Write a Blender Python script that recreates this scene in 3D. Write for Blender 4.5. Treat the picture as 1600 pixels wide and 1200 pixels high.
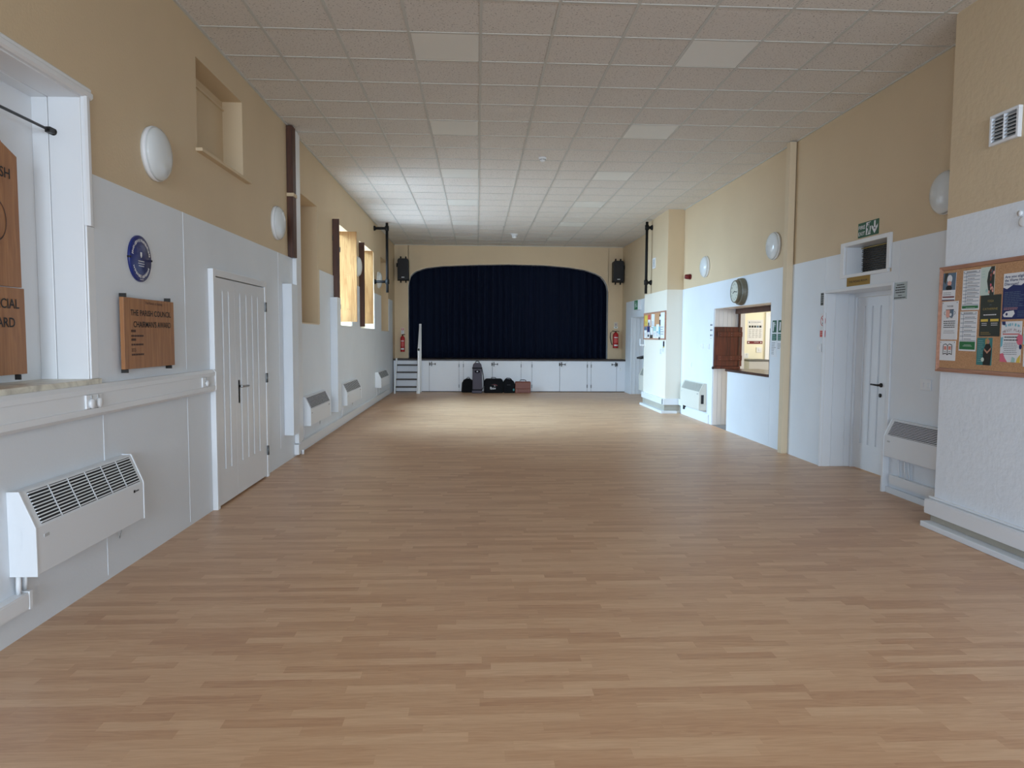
import bpy, bmesh, math, random
from mathutils import Matrix, Vector
random.seed(7)
PI = math.pi
for o in list(bpy.data.objects): bpy.data.objects.remove(o)
S = bpy.context.scene
COL = S.collection

# ------------------------------------------------------------------ camera
H_EYE, YAW, PITCH, ROLL, FPX = 1.5254, 0.0499, 0.0675, 0.0057, 1100.13
cy, sy, cp, sp = math.cos(YAW), math.sin(YAW), math.cos(PITCH), math.sin(PITCH)
fw = Vector((sy*cp, cy*cp, -sp)); rt = Vector((cy, -sy, 0)); up = rt.cross(fw)
rt2 = math.cos(ROLL)*rt + math.sin(ROLL)*up; up2 = -math.sin(ROLL)*rt + math.cos(ROLL)*up
cd = bpy.data.cameras.new('camera'); cam = bpy.data.objects.new('camera', cd); COL.objects.link(cam)
cd.sensor_width = 36; cd.lens = FPX*36/1600; cd.clip_start = .05
cam.matrix_world = Matrix(((rt2.x, up2.x, -fw.x, 0), (rt2.y, up2.y, -fw.y, 0), (rt2.z, up2.z, -fw.z, H_EYE), (0, 0, 0, 1)))
S.camera = cam

# ------------------------------------------------------------------ hall size
XL, XR, HC, YF = -2.30, 4.11, 4.053, 19.9       # left wall, right wall, ceiling, proscenium wall
YS, ZS = 19.3, .90                              # stage front and stage height
YB = -8.0                                       # rear wall
XP1, XP2 = 3.732, 3.785                         # faces of the two piers on the right
ZD = 2.475                                      # top of the lining panels

# ------------------------------------------------------------------ world, lights, exposure
W = bpy.data.worlds.new('sky'); S.world = W; W.use_nodes = True
W.node_tree.nodes['Background'].inputs[0].default_value = (.80, .90, 1, 1)
W.node_tree.nodes['Background'].inputs[1].default_value = 1.0
S.view_settings.view_transform = 'Standard'; S.view_settings.look = 'None'
S.view_settings.gamma = 1; S.view_settings.use_curve_mapping = False
S.view_settings.exposure = 0.34
def area(name, loc, direction, sx, sz, power, col, spread=180):
    l = bpy.data.lights.new(name, 'AREA'); l.shape = 'RECTANGLE'; l.size = sx; l.size_y = sz
    l.energy = power; l.color = col; l.spread = math.radians(spread)
    o = bpy.data.objects.new(name, l); COL.objects.link(o); o.location = loc
    o.rotation_euler = Vector(direction).to_track_quat('-Z', 'Y').to_euler()
    return o
SKY, BOUNCE, REAR, SIDE = (.46, .73, 1.0), (.68, .82, 1.0), (.70, .84, 1.0), (.52, .73, 1.0)
area('skylight_left_window', (XL-.42, 12.28, 2.5), (1, 0, -.62), 1.6, 1.65, 125, SKY, 98)
area('skylight_left_far_window', (XL-.42, 15.0, 2.5), (1, 0, -.62), 1.7, 1.65, 125, SKY, 98)
area('ground_light_left_window', (XL-.46, 12.28, 2.4), (1, 0, .55), 1.6, 1.5, 29, BOUNCE, 140)
area('ground_light_left_far_window', (XL-.46, 15.0, 2.4), (1, 0, .55), 1.7, 1.5, 29, BOUNCE, 140)
area('added_daylight_rear', (.6, YB-.28, 2.4), (0, 1, -.13), 5.0, 1.3, 108, REAR, 55)  # added soft light, as if from an assumed, unseen rear window
area('added_daylight_right', (XR+.40, -3.9, 1.6), (-1, .45, -.2), 3.0, 1.4, 55, SIDE, 110)  # added light behind the camera, brightens the near left wall
area('added_daylight_left', (XL-.38, -3.9, 1.6), (1, .45, -.2), 3.0, 1.4, 190, SIDE, 110)  # added light from an assumed, unseen left window, brightens the right side
area('daylight_kitchen', (6.95, 11.2, 1.7), (-1, 0, 0), 2.0, 1.2, 40, (.95, .97, 1))

# ------------------------------------------------------------------ materials
MATS = {}
def nodes(name):
    m = bpy.data.materials.new(name); m.use_nodes = True; MATS[name] = m
    nt = m.node_tree; return m, nt, nt.nodes['Principled BSDF']
def lin(c):
    return tuple((x/12.92 if x <= .04045 else ((x+.055)/1.055)**2.4) for x in (v/255 for v in c)) + (1,)
def N(nt, t, **kw):
    n = nt.nodes.new(t)
    for k, v in kw.items(): setattr(n, k, v)
    return n
def plain(name, rgb, rough=.5, metal=0, spec=.5):
    m, nt, b = nodes(name)
    b.inputs['Base Color'].default_value = lin(rgb); b.inputs['Roughness'].default_value = rough
    b.inputs['Metallic'].default_value = metal; b.inputs['Specular IOR Level'].default_value = spec
    return m
def paint(name, rgb, rough=.55, bump=.15, scale=60, mottle=.03, low=None, zcut=0):
    """painted plaster or board: slight mottling, slight roller texture, an optional second paint below zcut"""
    m, nt, b = nodes(name); L = nt.links.new
    geo = N(nt, 'ShaderNodeNewGeometry')
    n1 = N(nt, 'ShaderNodeTexNoise'); n1.inputs['Scale'].default_value = 1.3; n1.inputs['Detail'].default_value = 4
    L(geo.outputs['Position'], n1.inputs['Vector'])
    mx = N(nt, 'ShaderNodeMix', data_type='RGBA'); c = lin(rgb)
    mx.inputs['A'].default_value = c; mx.inputs['B'].default_value = tuple(v*(1-mottle*4) for v in c[:3]) + (1,)
    L(n1.outputs['Fac'], mx.inputs['Factor']); out = mx.outputs['Result']
    if low:
        sx = N(nt, 'ShaderNodeSeparateXYZ'); L(geo.outputs['Position'], sx.inputs[0])
        lt = N(nt, 'ShaderNodeMath', operation='LESS_THAN'); lt.inputs[1].default_value = zcut; L(sx.outputs['Z'], lt.inputs[0])
        m2 = N(nt, 'ShaderNodeMix', data_type='RGBA'); m2.inputs['B'].default_value = lin(low)
        L(out, m2.inputs['A']); L(lt.outputs[0], m2.inputs['Factor']); out = m2.outputs['Result']
    L(out, b.inputs['Base Color']); b.inputs['Roughness'].default_value = rough
    n2 = N(nt, 'ShaderNodeTexNoise'); n2.inputs['Scale'].default_value = scale; n2.inputs['Detail'].default_value = 3
    L(geo.outputs['Position'], n2.inputs['Vector'])
    bp = N(nt, 'ShaderNodeBump'); bp.inputs['Strength'].default_value = bump; bp.inputs['Distance'].default_value = .01
    L(n2.outputs['Fac'], bp.inputs['Height']); L(bp.outputs[0], b.inputs['Normal'])
    return m
def wood(name, c1, c2, rough=.45, axis='Z', scale=1.0, knots=False):
    m, nt, b = nodes(name); L = nt.links.new
    tc = N(nt, 'ShaderNodeTexCoord'); mp = N(nt, 'ShaderNodeMapping')
    s = {'X': (.7, 9, 9), 'Y': (9, .7, 9), 'Z': (9, 9, .7)}[axis]
    mp.inputs['Scale'].default_value = tuple(v*scale for v in s); L(tc.outputs['Object'], mp.inputs[0])
    n1 = N(nt, 'ShaderNodeTexNoise'); n1.inputs['Scale'].default_value = 3; n1.inputs['Detail'].default_value = 6
    n1.inputs['Distortion'].default_value = 1.2; L(mp.outputs[0], n1.inputs['Vector'])
    cr = N(nt, 'ShaderNodeValToRGB'); cr.color_ramp.elements[0].position = .35; cr.color_ramp.elements[1].position = .7
    cr.color_ramp.elements[0].color = lin(c1); cr.color_ramp.elements[1].color = lin(c2)
    L(n1.outputs['Fac'], cr.inputs[0]); out = cr.outputs[0]
    if knots:
        vo = N(nt, 'ShaderNodeTexVoronoi'); vo.inputs['Scale'].default_value = 5.5; L(tc.outputs['Object'], vo.inputs['Vector'])
        k = N(nt, 'ShaderNodeMath', operation='LESS_THAN'); k.inputs[1].default_value = .075; L(vo.outputs['Distance'], k.inputs[0])
        m2 = N(nt, 'ShaderNodeMix', data_type='RGBA'); m2.inputs['B'].default_value = lin((150, 95, 45))
        L(out, m2.inputs['A']); L(k.outputs[0], m2.inputs['Factor']); out = m2.outputs['Result']
    L(out, b.inputs['Base Color']); b.inputs['Roughness'].default_value = rough
    return m

CREAM, WHITE = (222, 199, 164), (236, 241, 246)
paint('cream_paint', CREAM, .65)
paint('panel_paint', WHITE, .5, bump=.08)
paint('pier_paint', CREAM, .7, bump=.35, scale=24, low=WHITE, zcut=ZD)
paint('far_pier_paint', CREAM, .6, bump=.12, low=(237, 230, 214), zcut=ZD)
paint('reveal_paint', (226, 206, 174), .6)
paint('white_gloss', (238, 240, 242), .32, bump=.03, mottle=.01)
paint('stage_white', (236, 239, 244), .45, bump=.05, mottle=.02)
paint('stone', (196, 188, 172), .8, bump=.4, mottle=.1)
plain('plastic_white', (236, 238, 240), .35)
plain('plastic_grey', (190, 192, 192), .4)
plain('heater_white', (232, 235, 238), .38)
plain('heater_beige', (222, 219, 206), .42)
plain('dark_gap', (20, 22, 26), .7)
plain('slat_grey', (120, 124, 132), .5)
plain('black', (14, 14, 16), .5)
plain('black_fabric', (17, 18, 22), .85, spec=.2)
plain('grey_fabric', (92, 88, 98), .9, spec=.2)
plain('steel', (175, 178, 182), .3, 1)
plain('dull_steel', (110, 112, 112), .45, 1)
plain('dark_steel', (60, 58, 56), .45, .8)
plain('mesh_wire', (104, 90, 70), .5, .3)
plain('brass', (150, 118, 62), .35, .9)
plain('silver_plate', (176, 184, 184), .4, .3)
plain('red', (176, 26, 32), .35)
plain('dark_red', (110, 18, 22), .4)
plain('opal', (222, 226, 226), .18)
plain('clock_case', (112, 108, 92), .4)
plain('clock_face', (222, 226, 214), .35)
plain('green_sign', (8, 84, 56), .45)
plain('green_light', (20, 130, 80), .35)
plain('ink', (24, 24, 26), .6)
plain('ink_soft', (120, 120, 124), .7)
plain('paper', (232, 233, 235), .7)
plain('blue_plaque', (26, 42, 112), .3)
plain('navy', (28, 44, 100), .6)
plain('teal', (58, 128, 128), .6)
plain('pale_teal', (170, 206, 200), .6)
plain('pale_green', (206, 222, 212), .6)
plain('mid_green', (44, 118, 70), .6)
plain('forest', (40, 50, 46), .5)
plain('yellow', (226, 196, 84), .6)
plain('gold_ink', (176, 152, 84), .6)
plain('pink', (222, 110, 132), .6)
plain('salmon', (226, 168, 152), .6)
plain('coral', (206, 88, 84), .6)
plain('skin', (190, 140, 116), .6)
plain('sky_blue', (120, 190, 206), .6)
plain('slate_blue', (96, 118, 138), .6)
plain('dark_plate', (62, 66, 62), .4)
plain('panel_lens', (238, 238, 232), .5)
plain('kitchen_cream', (246, 241, 218), .6)
plain('mat_grey', (130, 132, 134), .8)
plain('leather', (120, 62, 44), .45)
plain('speaker_mesh', (36, 36, 40), .7)
plain('bar_black', (14, 14, 15), .65, 0, .3)
plain('mullion_grey', (206, 206, 200), .5)
wood('oak_board', (150, 98, 56), (176, 122, 74), .45, 'Z')
wood('pine', (158, 112, 62), (186, 142, 88), .5, 'Z', knots=True)
wood('dark_wood', (62, 32, 16), (92, 50, 26), .5, 'Z')
wood('hatch_wood', (66, 28, 18), (112, 52, 32), .4, 'Z')
wood('counter_wood', (50, 26, 18), (88, 48, 32), .25, 'Y')
wood('frame_wood', (166, 120, 98), (190, 142, 118), .5, 'X')
wood('tread_wood', (44, 36, 34), (66, 54, 50), .5, 'X')

def cork():
    m, nt, b = nodes('cork'); L = nt.links.new
    tc = N(nt, 'ShaderNodeTexCoord'); n = N(nt, 'ShaderNodeTexNoise'); n.inputs['Scale'].default_value = 160; n.inputs['Detail'].default_value = 4
    L(tc.outputs['Object'], n.inputs['Vector'])
    cr = N(nt, 'ShaderNodeValToRGB'); cr.color_ramp.elements[0].position = .3; cr.color_ramp.elements[1].position = .7
    cr.color_ramp.elements[0].color = lin((172, 126, 88)); cr.color_ramp.elements[1].color = lin((212, 166, 124))
    L(n.outputs['Fac'], cr.inputs[0]); L(cr.outputs[0], b.inputs['Base Color']); b.inputs['Roughness'].default_value = .85
cork()
def marble():
    m, nt, b = nodes('sill_stone'); L = nt.links.new
    tc = N(nt, 'ShaderNodeTexCoord'); n = N(nt, 'ShaderNodeTexNoise'); n.inputs['Scale'].default_value = 6; n.inputs['Detail'].default_value = 8; n.inputs['Distortion'].default_value = 2
    L(tc.outputs['Object'], n.inputs['Vector'])
    cr = N(nt, 'ShaderNodeValToRGB'); cr.color_ramp.elements[0].position = .38; cr.color_ramp.elements[1].position = .6
    cr.color_ramp.elements[0].color = lin((196, 188, 172)); cr.color_ramp.elements[1].color = lin((232, 226, 208))
    L(n.outputs['Fac'], cr.inputs[0]); L(cr.outputs[0], b.inputs['Base Color']); b.inputs['Roughness'].default_value = .35
marble()
def curtain_mat():
    m, nt, b = nodes('navy_curtain')
    b.inputs['Base Color'].default_value = lin((17, 25, 44)); b.inputs['Roughness'].default_value = .9
    b.inputs['Specular IOR Level'].default_value = .15
    b.inputs['Sheen Weight'].default_value = .15; b.inputs['Sheen Tint'].default_value = lin((60, 80, 140))
curtain_mat()
def glass_mat():
    m = bpy.data.materials.new('pane_glass'); m.use_nodes = True; MATS['pane_glass'] = m; nt = m.node_tree; nt.nodes.clear()
    t = N(nt, 'ShaderNodeBsdfTransparent'); g = N(nt, 'ShaderNodeBsdfGlossy'); g.inputs['Roughness'].default_value = .03
    mx = N(nt, 'ShaderNodeMixShader'); mx.inputs[0].default_value = .06; o = N(nt, 'ShaderNodeOutputMaterial')
    nt.links.new(t.outputs[0], mx.inputs[1]); nt.links.new(g.outputs[0], mx.inputs[2]); nt.links.new(mx.outputs[0], o.inputs[0])
glass_mat()
def floor_mat():
    """narrow laminate strips laid across the hall, random lengths and tones"""
    m, nt, b = nodes('laminate_floor'); L = nt.links.new
    geo = N(nt, 'ShaderNodeNewGeometry'); sp_ = N(nt, 'ShaderNodeSeparateXYZ'); L(geo.outputs['Position'], sp_.inputs[0])
    def M(op, a, b_=None):
        n = N(nt, 'ShaderNodeMath', operation=op)
        for i, v in enumerate((a, b_)):
            if v is None: continue
            if isinstance(v, (int, float)): n.inputs[i].default_value = v
            else: L(v, n.inputs[i])
        return n.outputs[0]
    row = M('FLOOR', M('DIVIDE', sp_.outputs['Y'], .064))
    wr = N(nt, 'ShaderNodeTexWhiteNoise', noise_dimensions='1D'); L(row, wr.inputs['W'])
    xo = M('ADD', M('DIVIDE', sp_.outputs['X'], .47), M('MULTIPLY', wr.outputs['Value'], 7.3))
    cell = M('FLOOR', xo)
    cv = N(nt, 'ShaderNodeCombineXYZ'); L(row, cv.inputs[0]); L(cell, cv.inputs[1])
    wn = N(nt, 'ShaderNodeTexWhiteNoise', noise_dimensions='2D'); L(cv.outputs[0], wn.inputs['Vector'])
    # grain, shifted per strip
    gv = N(nt, 'ShaderNodeCombineXYZ'); L(M('ADD', M('MULTIPLY', sp_.outputs['X'], 2.2), M('MULTIPLY', wn.outputs['Value'], 40)), gv.inputs[0])
    L(M('MULTIPLY', sp_.outputs['Y'], 26), gv.inputs[1]); L(M('MULTIPLY', wn.outputs['Value'], 13), gv.inputs[2])
    g1 = N(nt, 'ShaderNodeTexNoise'); g1.inputs['Scale'].default_value = 1.6; g1.inputs['Detail'].default_value = 6; g1.inputs['Distortion'].default_value = 1.8
    L(gv.outputs[0], g1.inputs['Vector'])
    fac = M('ADD', M('MULTIPLY', wn.outputs['Value'], .5), M('MULTIPLY', M('SUBTRACT', g1.outputs['Fac'], .28), 1.0))
    cr = N(nt, 'ShaderNodeValToRGB'); e = cr.color_ramp.elements
    e[0].position = .05; e[0].color = lin((186, 139, 104)); e[1].position = .95; e[1].color = lin((224, 186, 148))
    for p, c in ((.35, (201, 157, 119)), (.6, (211, 170, 132))):
        k = e.new(p); k.color = lin(c)
    L(fac, cr.inputs[0]); L(cr.outputs[0], b.inputs['Base Color'])
    n2 = N(nt, 'ShaderNodeTexNoise'); n2.inputs['Scale'].default_value = .9; L(geo.outputs['Position'], n2.inputs['Vector'])
    L(M('ADD', M('MULTIPLY', n2.outputs['Fac'], .08), .38), b.inputs['Roughness'])
    b.inputs['Specular IOR Level'].default_value = 1.0
floor_mat()
def tile_mat():
    m, nt, b = nodes('ceiling_tile'); L = nt.links.new
    geo = N(nt, 'ShaderNodeNewGeometry')
    mp = N(nt, 'ShaderNodeMapping'); mp.inputs['Scale'].default_value = (60, 100, 60); L(geo.outputs['Position'], mp.inputs[0])
    n = N(nt, 'ShaderNodeTexNoise'); n.inputs['Scale'].default_value = 1; n.inputs['Detail'].default_value = 3; L(mp.outputs[0], n.inputs['Vector'])
    cr = N(nt, 'ShaderNodeValToRGB'); e = cr.color_ramp.elements
    e[0].position = .30; e[0].color = lin((120, 112, 104)); e[1].position = .40; e[1].color = lin((226, 221, 214))
    L(n.outputs['Fac'], cr.inputs[0])
    L(cr.outputs[0], b.inputs['Base Color']); b.inputs['Roughness'].default_value = .9
    bp = N(nt, 'ShaderNodeBump'); bp.inputs['Strength'].default_value = .3; bp.inputs['Distance'].default_value = .004
    L(n.outputs['Fac'], bp.inputs['Height']); L(bp.outputs[0], b.inputs['Normal'])
tile_mat()

# ------------------------------------------------------------------ mesh builder
TEXT = {}
def text_geo(body, bold=False):
    if body not in TEXT:
        c = bpy.data.curves.new('t', 'FONT'); c.body = body; c.size = 1; c.align_x = 'LEFT'; c.resolution_u = 3
        c.offset = .012 if bold else 0
        o = bpy.data.objects.new('t', c); COL.objects.link(o)
        dg = bpy.context.evaluated_depsgraph_get(); me = bpy.data.meshes.new_from_object(o.evaluated_get(dg))
        vs = [v.co.copy() for v in me.vertices]; fs = [tuple(p.vertices) for p in me.polygons]
        bpy.data.objects.remove(o); bpy.data.curves.remove(c); bpy.data.meshes.remove(me)
        w = (min(v.x for v in vs), max(v.x for v in vs)) if vs else (0, 1)
        TEXT[body] = (vs, fs, w)
    return TEXT[body]

class MB:
    def __init__(s, mat='panel_paint'):
        s.v = []; s.f = []; s.m = []; s.mats = []; s.cur = mat; s.smooth = set()
    def _mi(s, m):
        m = m or s.cur
        if m not in s.mats: s.mats.append(m)
        return s.mats.index(m)
    def face(s, pts, m=None):
        i = len(s.v); s.v += [tuple(p) for p in pts]; s.f.append(tuple(range(i, i+len(pts)))); s.m.append(s._mi(m))
    def raw(s, vs, fs, m=None, smooth=False):
        i = len(s.v); s.v += [tuple(p) for p in vs]; k = s._mi(m)
        for f in fs:
            if smooth: s.smooth.add(len(s.f))
            s.f.append(tuple(i+j for j in f)); s.m.append(k)
        return s
    def box(s, x0, x1, y0, y1, z0, z1, m=None):
        v = [(x, y, z) for x in (x0, x1) for y in (y0, y1) for z in (z0, z1)]
        return s.raw(v, [(0, 1, 3, 2), (4, 6, 7, 5), (0, 4, 5, 1), (2, 3, 7, 6), (0, 2, 6, 4), (1, 5, 7, 3)], m)
    def prism(s, prof, a0, a1, axis='x', m=None):
        """profile of 2-D points extruded along an axis; x: (y,z), y: (x,z), z: (x,y)"""
        def P(p, t): return {'x': (t, p[0], p[1]), 'y': (p[0], t, p[1]), 'z': (p[0], p[1], t)}[axis]
        n = len(prof); v = [P(p, a0) for p in prof] + [P(p, a1) for p in prof]
        f = [tuple(range(n)), tuple(range(2*n-1, n-1, -1))] + [(i, (i+1) % n, n+(i+1) % n, n+i) for i in range(n)]
        return s.raw(v, f, m)
    def lathe(s, prof, o=(0, 0, 0), axis='y', n=28, m=None, sx=1, sz=1, smooth=True, caps=True):
        """profile (radius, along axis)"""
        vs = []; fs = []; k = len(prof)
        for i in range(n):
            c, d = math.cos(2*PI*i/n), math.sin(2*PI*i/n)
            for r, t in prof:
                vs.append({'y': (o[0]+r*c*sx, o[1]+t, o[2]+r*d*sz), 'z': (o[0]+r*c, o[1]+r*d, o[2]+t), 'x': (o[0]+t, o[1]+r*c, o[2]+r*d)}[axis])
        for i in range(n):
            j = (i+1) % n
            for q in range(k-1): fs.append((i*k+q, j*k+q, j*k+q+1, i*k+q+1))
        if caps and prof[0][0] > 1e-6: fs.append(tuple(i*k for i in range(n)))
        if caps and prof[-1][0] > 1e-6: fs.append(tuple(i*k+k-1 for i in range(n-1, -1, -1)))
        return s.raw(vs, fs, m, smooth)
    def tube(s, pts, r, n=10, m=None, closed=False):
        pts = [Vector(p) for p in pts]; vs = []; fs = []; K = len(pts)
        for i, p in enumerate(pts):
            a = pts[max(i-1, 0)]; b = pts[min(i+1, K-1)]; d = (b-a).normalized()
            u = d.cross(Vector((0, 0, 1)) if abs(d.z) < .9 else Vector((1, 0, 0))).normalized(); w = d.cross(u)
            rr = r[i] if isinstance(r, (list, tuple)) else r
            for j in range(n): vs.append(p+rr*(math.cos(2*PI*j/n)*u+math.sin(2*PI*j/n)*w))
        for i in range(K-1):
            for j in range(n): fs.append((i*n+j, i*n+(j+1) % n, (i+1)*n+(j+1) % n, (i+1)*n+j))
        fs += [tuple(range(n-1, -1, -1)), tuple((K-1)*n+j for j in range(n))]
        return s.raw(vs, fs, m, True)
    # flat printing on a face that looks along -y, at depth y
    def rect(s, x0, x1, z0, z1, y, m): s.face([(x0, y, z0), (x1, y, z0), (x1, y, z1), (x0, y, z1)], m); return s
    def poly(s, pts, y, m): s.face([(p[0], y, p[1]) for p in pts], m); return s
    def disc(s, x, z, r, y, m, rz=None, n=24):
        rz = rz or r; s.face([(x+r*math.cos(2*PI*i/n), y, z+rz*math.sin(2*PI*i/n)) for i in range(n)], m); return s
    def ring(s, x, z, r0, r1, y, m, a0=0, a1=2*PI, n=32, sz=1):
        for i in range(n):
            a, b = a0+(a1-a0)*i/n, a0+(a1-a0)*(i+1)/n
            s.face([(x+r*math.cos(t), y, z+sz*r*math.sin(t)) for r, t in ((r0, a), (r1, a), (r1, b), (r0, b))], m)
        return s
    def text(s, body, x, z, size, y, m='ink', align='L', width=None, bold=False, rot=0):
        vs, fs, (a, b) = text_geo(body, bold); w = (b-a)
        kx = width/w if width else size
        off = {'L': 0, 'C': -.5, 'R': -1}[align]*w
        c, d = math.cos(rot), math.sin(rot)
        out = []
        for v in vs:
            px, pz = (v.x-a+off)*kx, v.y*size
            out.append((x+px*c-pz*d, y, z+px*d+pz*c))
        s.raw(out, fs, m); return s
    def lines(s, x0, x1, z, n, dz, h, y, m='ink_soft', rnd=.3, align='L'):
        for i in range(n):
            w = (x1-x0)*(1-random.random()*rnd); zz = z-i*dz
            xa = x0 if align == 'L' else (x0+x1-w)/2
            # words
            x = xa
            while x < xa+w-1e-4:
                l = min(random.uniform(.08, .2)*(x1-x0), xa+w-x); s.rect(x, x+l*.86, zz, zz+h, y, m); x += l
        return s
    def mesh(s, name):
        me = bpy.data.meshes.new(name); me.from_pydata(s.v, [], s.f)
        for k in s.mats: me.materials.append(MATS[k])
        for i, p in enumerate(me.polygons):
            p.material_index = s.m[i]; p.use_smooth = i in s.smooth
        bm = bmesh.new(); bm.from_mesh(me); bmesh.ops.recalc_face_normals(bm, faces=bm.faces); bm.to_mesh(me); bm.free()
        return me
    def build(s, name, parent=None, M=None, bevel=0, seg=2):
        o = bpy.data.objects.new(name, s.mesh(name)); COL.objects.link(o)
        if parent: o.parent = parent
        if M is not None: o.matrix_world = M
        if bevel:
            b = o.modifiers.new('bevel', 'BEVEL'); b.width = bevel; b.segments = seg; b.limit_method = 'ANGLE'; b.angle_limit = math.radians(35)
        return o

def tag(o, label=None, cat=None, group=None, kind=None):
    for k, v in (('label', label), ('category', cat), ('group', group), ('kind', kind)):
        if v: o[k] = v
    return o
def thing(name, label, cat, M, group=None, kind=None):
    o = bpy.data.objects.new(name, None); COL.objects.link(o); o.matrix_world = M; o.empty_display_size = .1
    return tag(o, label, cat, group, kind)
def solo(name, mb, label, cat, M=None, group=None, bevel=0, seg=2):
    return tag(mb.build(name, None, M, bevel, seg), label, cat, group)
def struct(name, mb, M=None, bevel=0): return tag(mb.build(name, None, M, bevel), kind='structure')
# frames: local x to the viewer's right along the wall, -y out of the wall, z up
def onleft(Y, z, X=XL): return Matrix.Translation((X, Y, z)) @ Matrix.Rotation(PI/2, 4, 'Z')
def onright(Y, z, X=XR): return Matrix.Translation((X, Y, z)) @ Matrix.Rotation(-PI/2, 4, 'Z')
def onfront(X, z, Y=YF): return Matrix.Translation((X, Y, z))
XLD, XRD = XL+.012, XR-.012                      # faces of the lining panels

def holed(mb, mp, u0, u1, v0, v1, holes, t, m=None, mrev=None):
    """slab with rectangular openings; mp maps (u, v, w) to the world, w into the wall"""
    us = sorted({u0, u1, *[h[i] for h in holes for i in (0, 1) if u0 < h[i] < u1]})
    vs = sorted({v0, v1, *[h[i] for h in holes for i in (2, 3) if v0 < h[i] < v1]})
    def solid(i, j):
        if not (0 <= i < len(us)-1 and 0 <= j < len(vs)-1): return False
        u, v = (us[i]+us[i+1])/2, (vs[j]+vs[j+1])/2
        return not any(h[0] < u < h[1] and h[2] < v < h[3] for h in holes)
    for i in range(len(us)-1):
        for j in range(len(vs)-1):
            if not solid(i, j): continue
            a, b, c, d = us[i], us[i+1], vs[j], vs[j+1]
            for w in (0, t): mb.face([mp(a, c, w), mp(b, c, w), mp(b, d, w), mp(a, d, w)], m)
            for (di, dj, p, q) in ((-1, 0, (a, c), (a, d)), (1, 0, (b, c), (b, d)), (0, -1, (a, c), (b, c)), (0, 1, (a, d), (b, d))):
                if not solid(i+di, j+dj):
                    mb.face([mp(*p, 0), mp(*q, 0), mp(*q, t), mp(*p, t)], mrev or m)
    return mb
ML = lambda u, v, w: (XL-w, u, v)
MR = lambda u, v, w: (XR+w, u, v)

# ------------------------------------------------------------------ floor, ceiling, walls
struct('floor', MB('laminate_floor').box(-2.9, 7.3, YB-.3, 22, -.12, 0))
struct('ceiling', MB('ceiling_tile').box(XL-.3, XR+.3, YB-.2, YF+.2, HC, HC+.12))
X0, Y0, T = .0248, 6.0864, .6
g = MB('mullion_grey')
xs = [X0+T*j for j in range(-3, 7)]
for x in xs: g.box(x-.012, x+.012, YB, YF, HC-.006, HC)
ks = range(math.ceil((YB-Y0)/T), int((YF-Y0)/T)+1)
for k in ks: g.box(XL, XR, Y0+T*k-.012, Y0+T*k+.012, HC-.004, HC)
g.box(XL, XL+.02, YB, YF, HC-.012, HC); g.box(XR-.02, XR, YB, YF, HC-.012, HC); g.box(XL, XR, YF-.02, YF, HC-.012, HC)
struct('trim_1', g)

WIN = {1: (1.7, 4.30, 1.255, 2.90), 2: (6.03, 7.17, 3.05, 3.79), 3: (9.25, 10.38, 1.69, 3.37),
       4: (11.48, 13.10, 1.69, 3.37), 5: (14.0, 15.95, 1.67, 3.37), 6: (17.05, 18.45, 1.65, 3.40)}
REARL = (-5.5, -2.3, .85, 2.35)  # assumed openings in both side walls, unseen, cut for the added lights
wl = MB('cream_paint'); holed(wl, ML, YB, YF+.3, 0, HC, list(WIN.values())+[REARL], .40, 'cream_paint', 'cream_paint')
# the blocked-up recesses have a back wall inside the wall
for n, d in ((2, .19), (3, .30), (6, .20)):
    a, b, c, e = WIN[n]; wl.box(XL-.39, XL-d, a-.02, b+.02, c-.02, e+.02, 'cream_paint')
struct('wall_left', wl)

HATCH = [(9.69, 12.06, .97, 2.02), (11.33, 12.06, -.01, 2.02)]
DOOR3 = (6.80, 8.13, -.01, 2.05); VENT = (6.91, 7.73, 2.225, 2.535); FARD = (16.6, 18.65, -.01, 2.04)
wr = MB('cream_paint'); holed(wr, MR, YB, YF+.3, 0, HC, HATCH+[DOOR3, VENT, FARD, REARL], .42, 'cream_paint', 'white_gloss')
struct('wall_right', wr)
struct('wall_rear', holed(MB('cream_paint'), lambda u, v, w: (u, YB-w, v), XL, XR, 0, HC, [(-1.95, 3.15, 1.7, 3.1)], .3))  # its opening is assumed, made for the added rear light

# proscenium wall with its flattened arch
ARCH = [(-1.92, ZS-.05), (-1.92, 2.86), (-1.905, 3.02), (-1.86, 3.18), (-1.79, 3.26), (-1.70, 3.32), (-1.44, 3.41), (-.99, 3.47), (-.10, 3.515), (.89, 3.54), (1.88, 3.525),
        (2.60, 3.47), (3.05, 3.40), (3.36, 3.30), (3.50, 3.22), (3.60, 3.11), (3.67, 2.98), (3.70, 2.82), (3.71, ZS-.05)]
pw = MB('cream_paint'); yb = YF+.22
for (x0, z0), (x1, z1) in zip(ARCH, ARCH[1:]):
    if x1 > x0+1e-6:
        for y in (YF, yb): pw.face([(x0, y, z0), (x1, y, z1), (x1, y, HC), (x0, y, HC)])
    pw.face([(x0, YF, z0), (x1, YF, z1), (x1, yb, z1), (x0, yb, z0)], 'white_gloss')
for (xa, xb, xe) in ((XL, ARCH[0][0], None), (ARCH[-1][0], XR, None)):
    for y in (YF, yb): pw.face([(xa, y, 0), (xb, y, 0), (xb, y, HC), (xa, y, HC)])
# close the small triangles between vertical jambs and the curved shoulders
for y in (YF, yb):
    pw.face([(-1.92, y, 2.86), (-1.905, y, 3.02), (-1.905, y, HC), (-1.92, y, HC)])
    pw.face([(3.70, y, 2.82), (3.71, y, ZS), (3.71, y, HC), (3.70, y, HC)])
struct('wall_front', pw)
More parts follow.
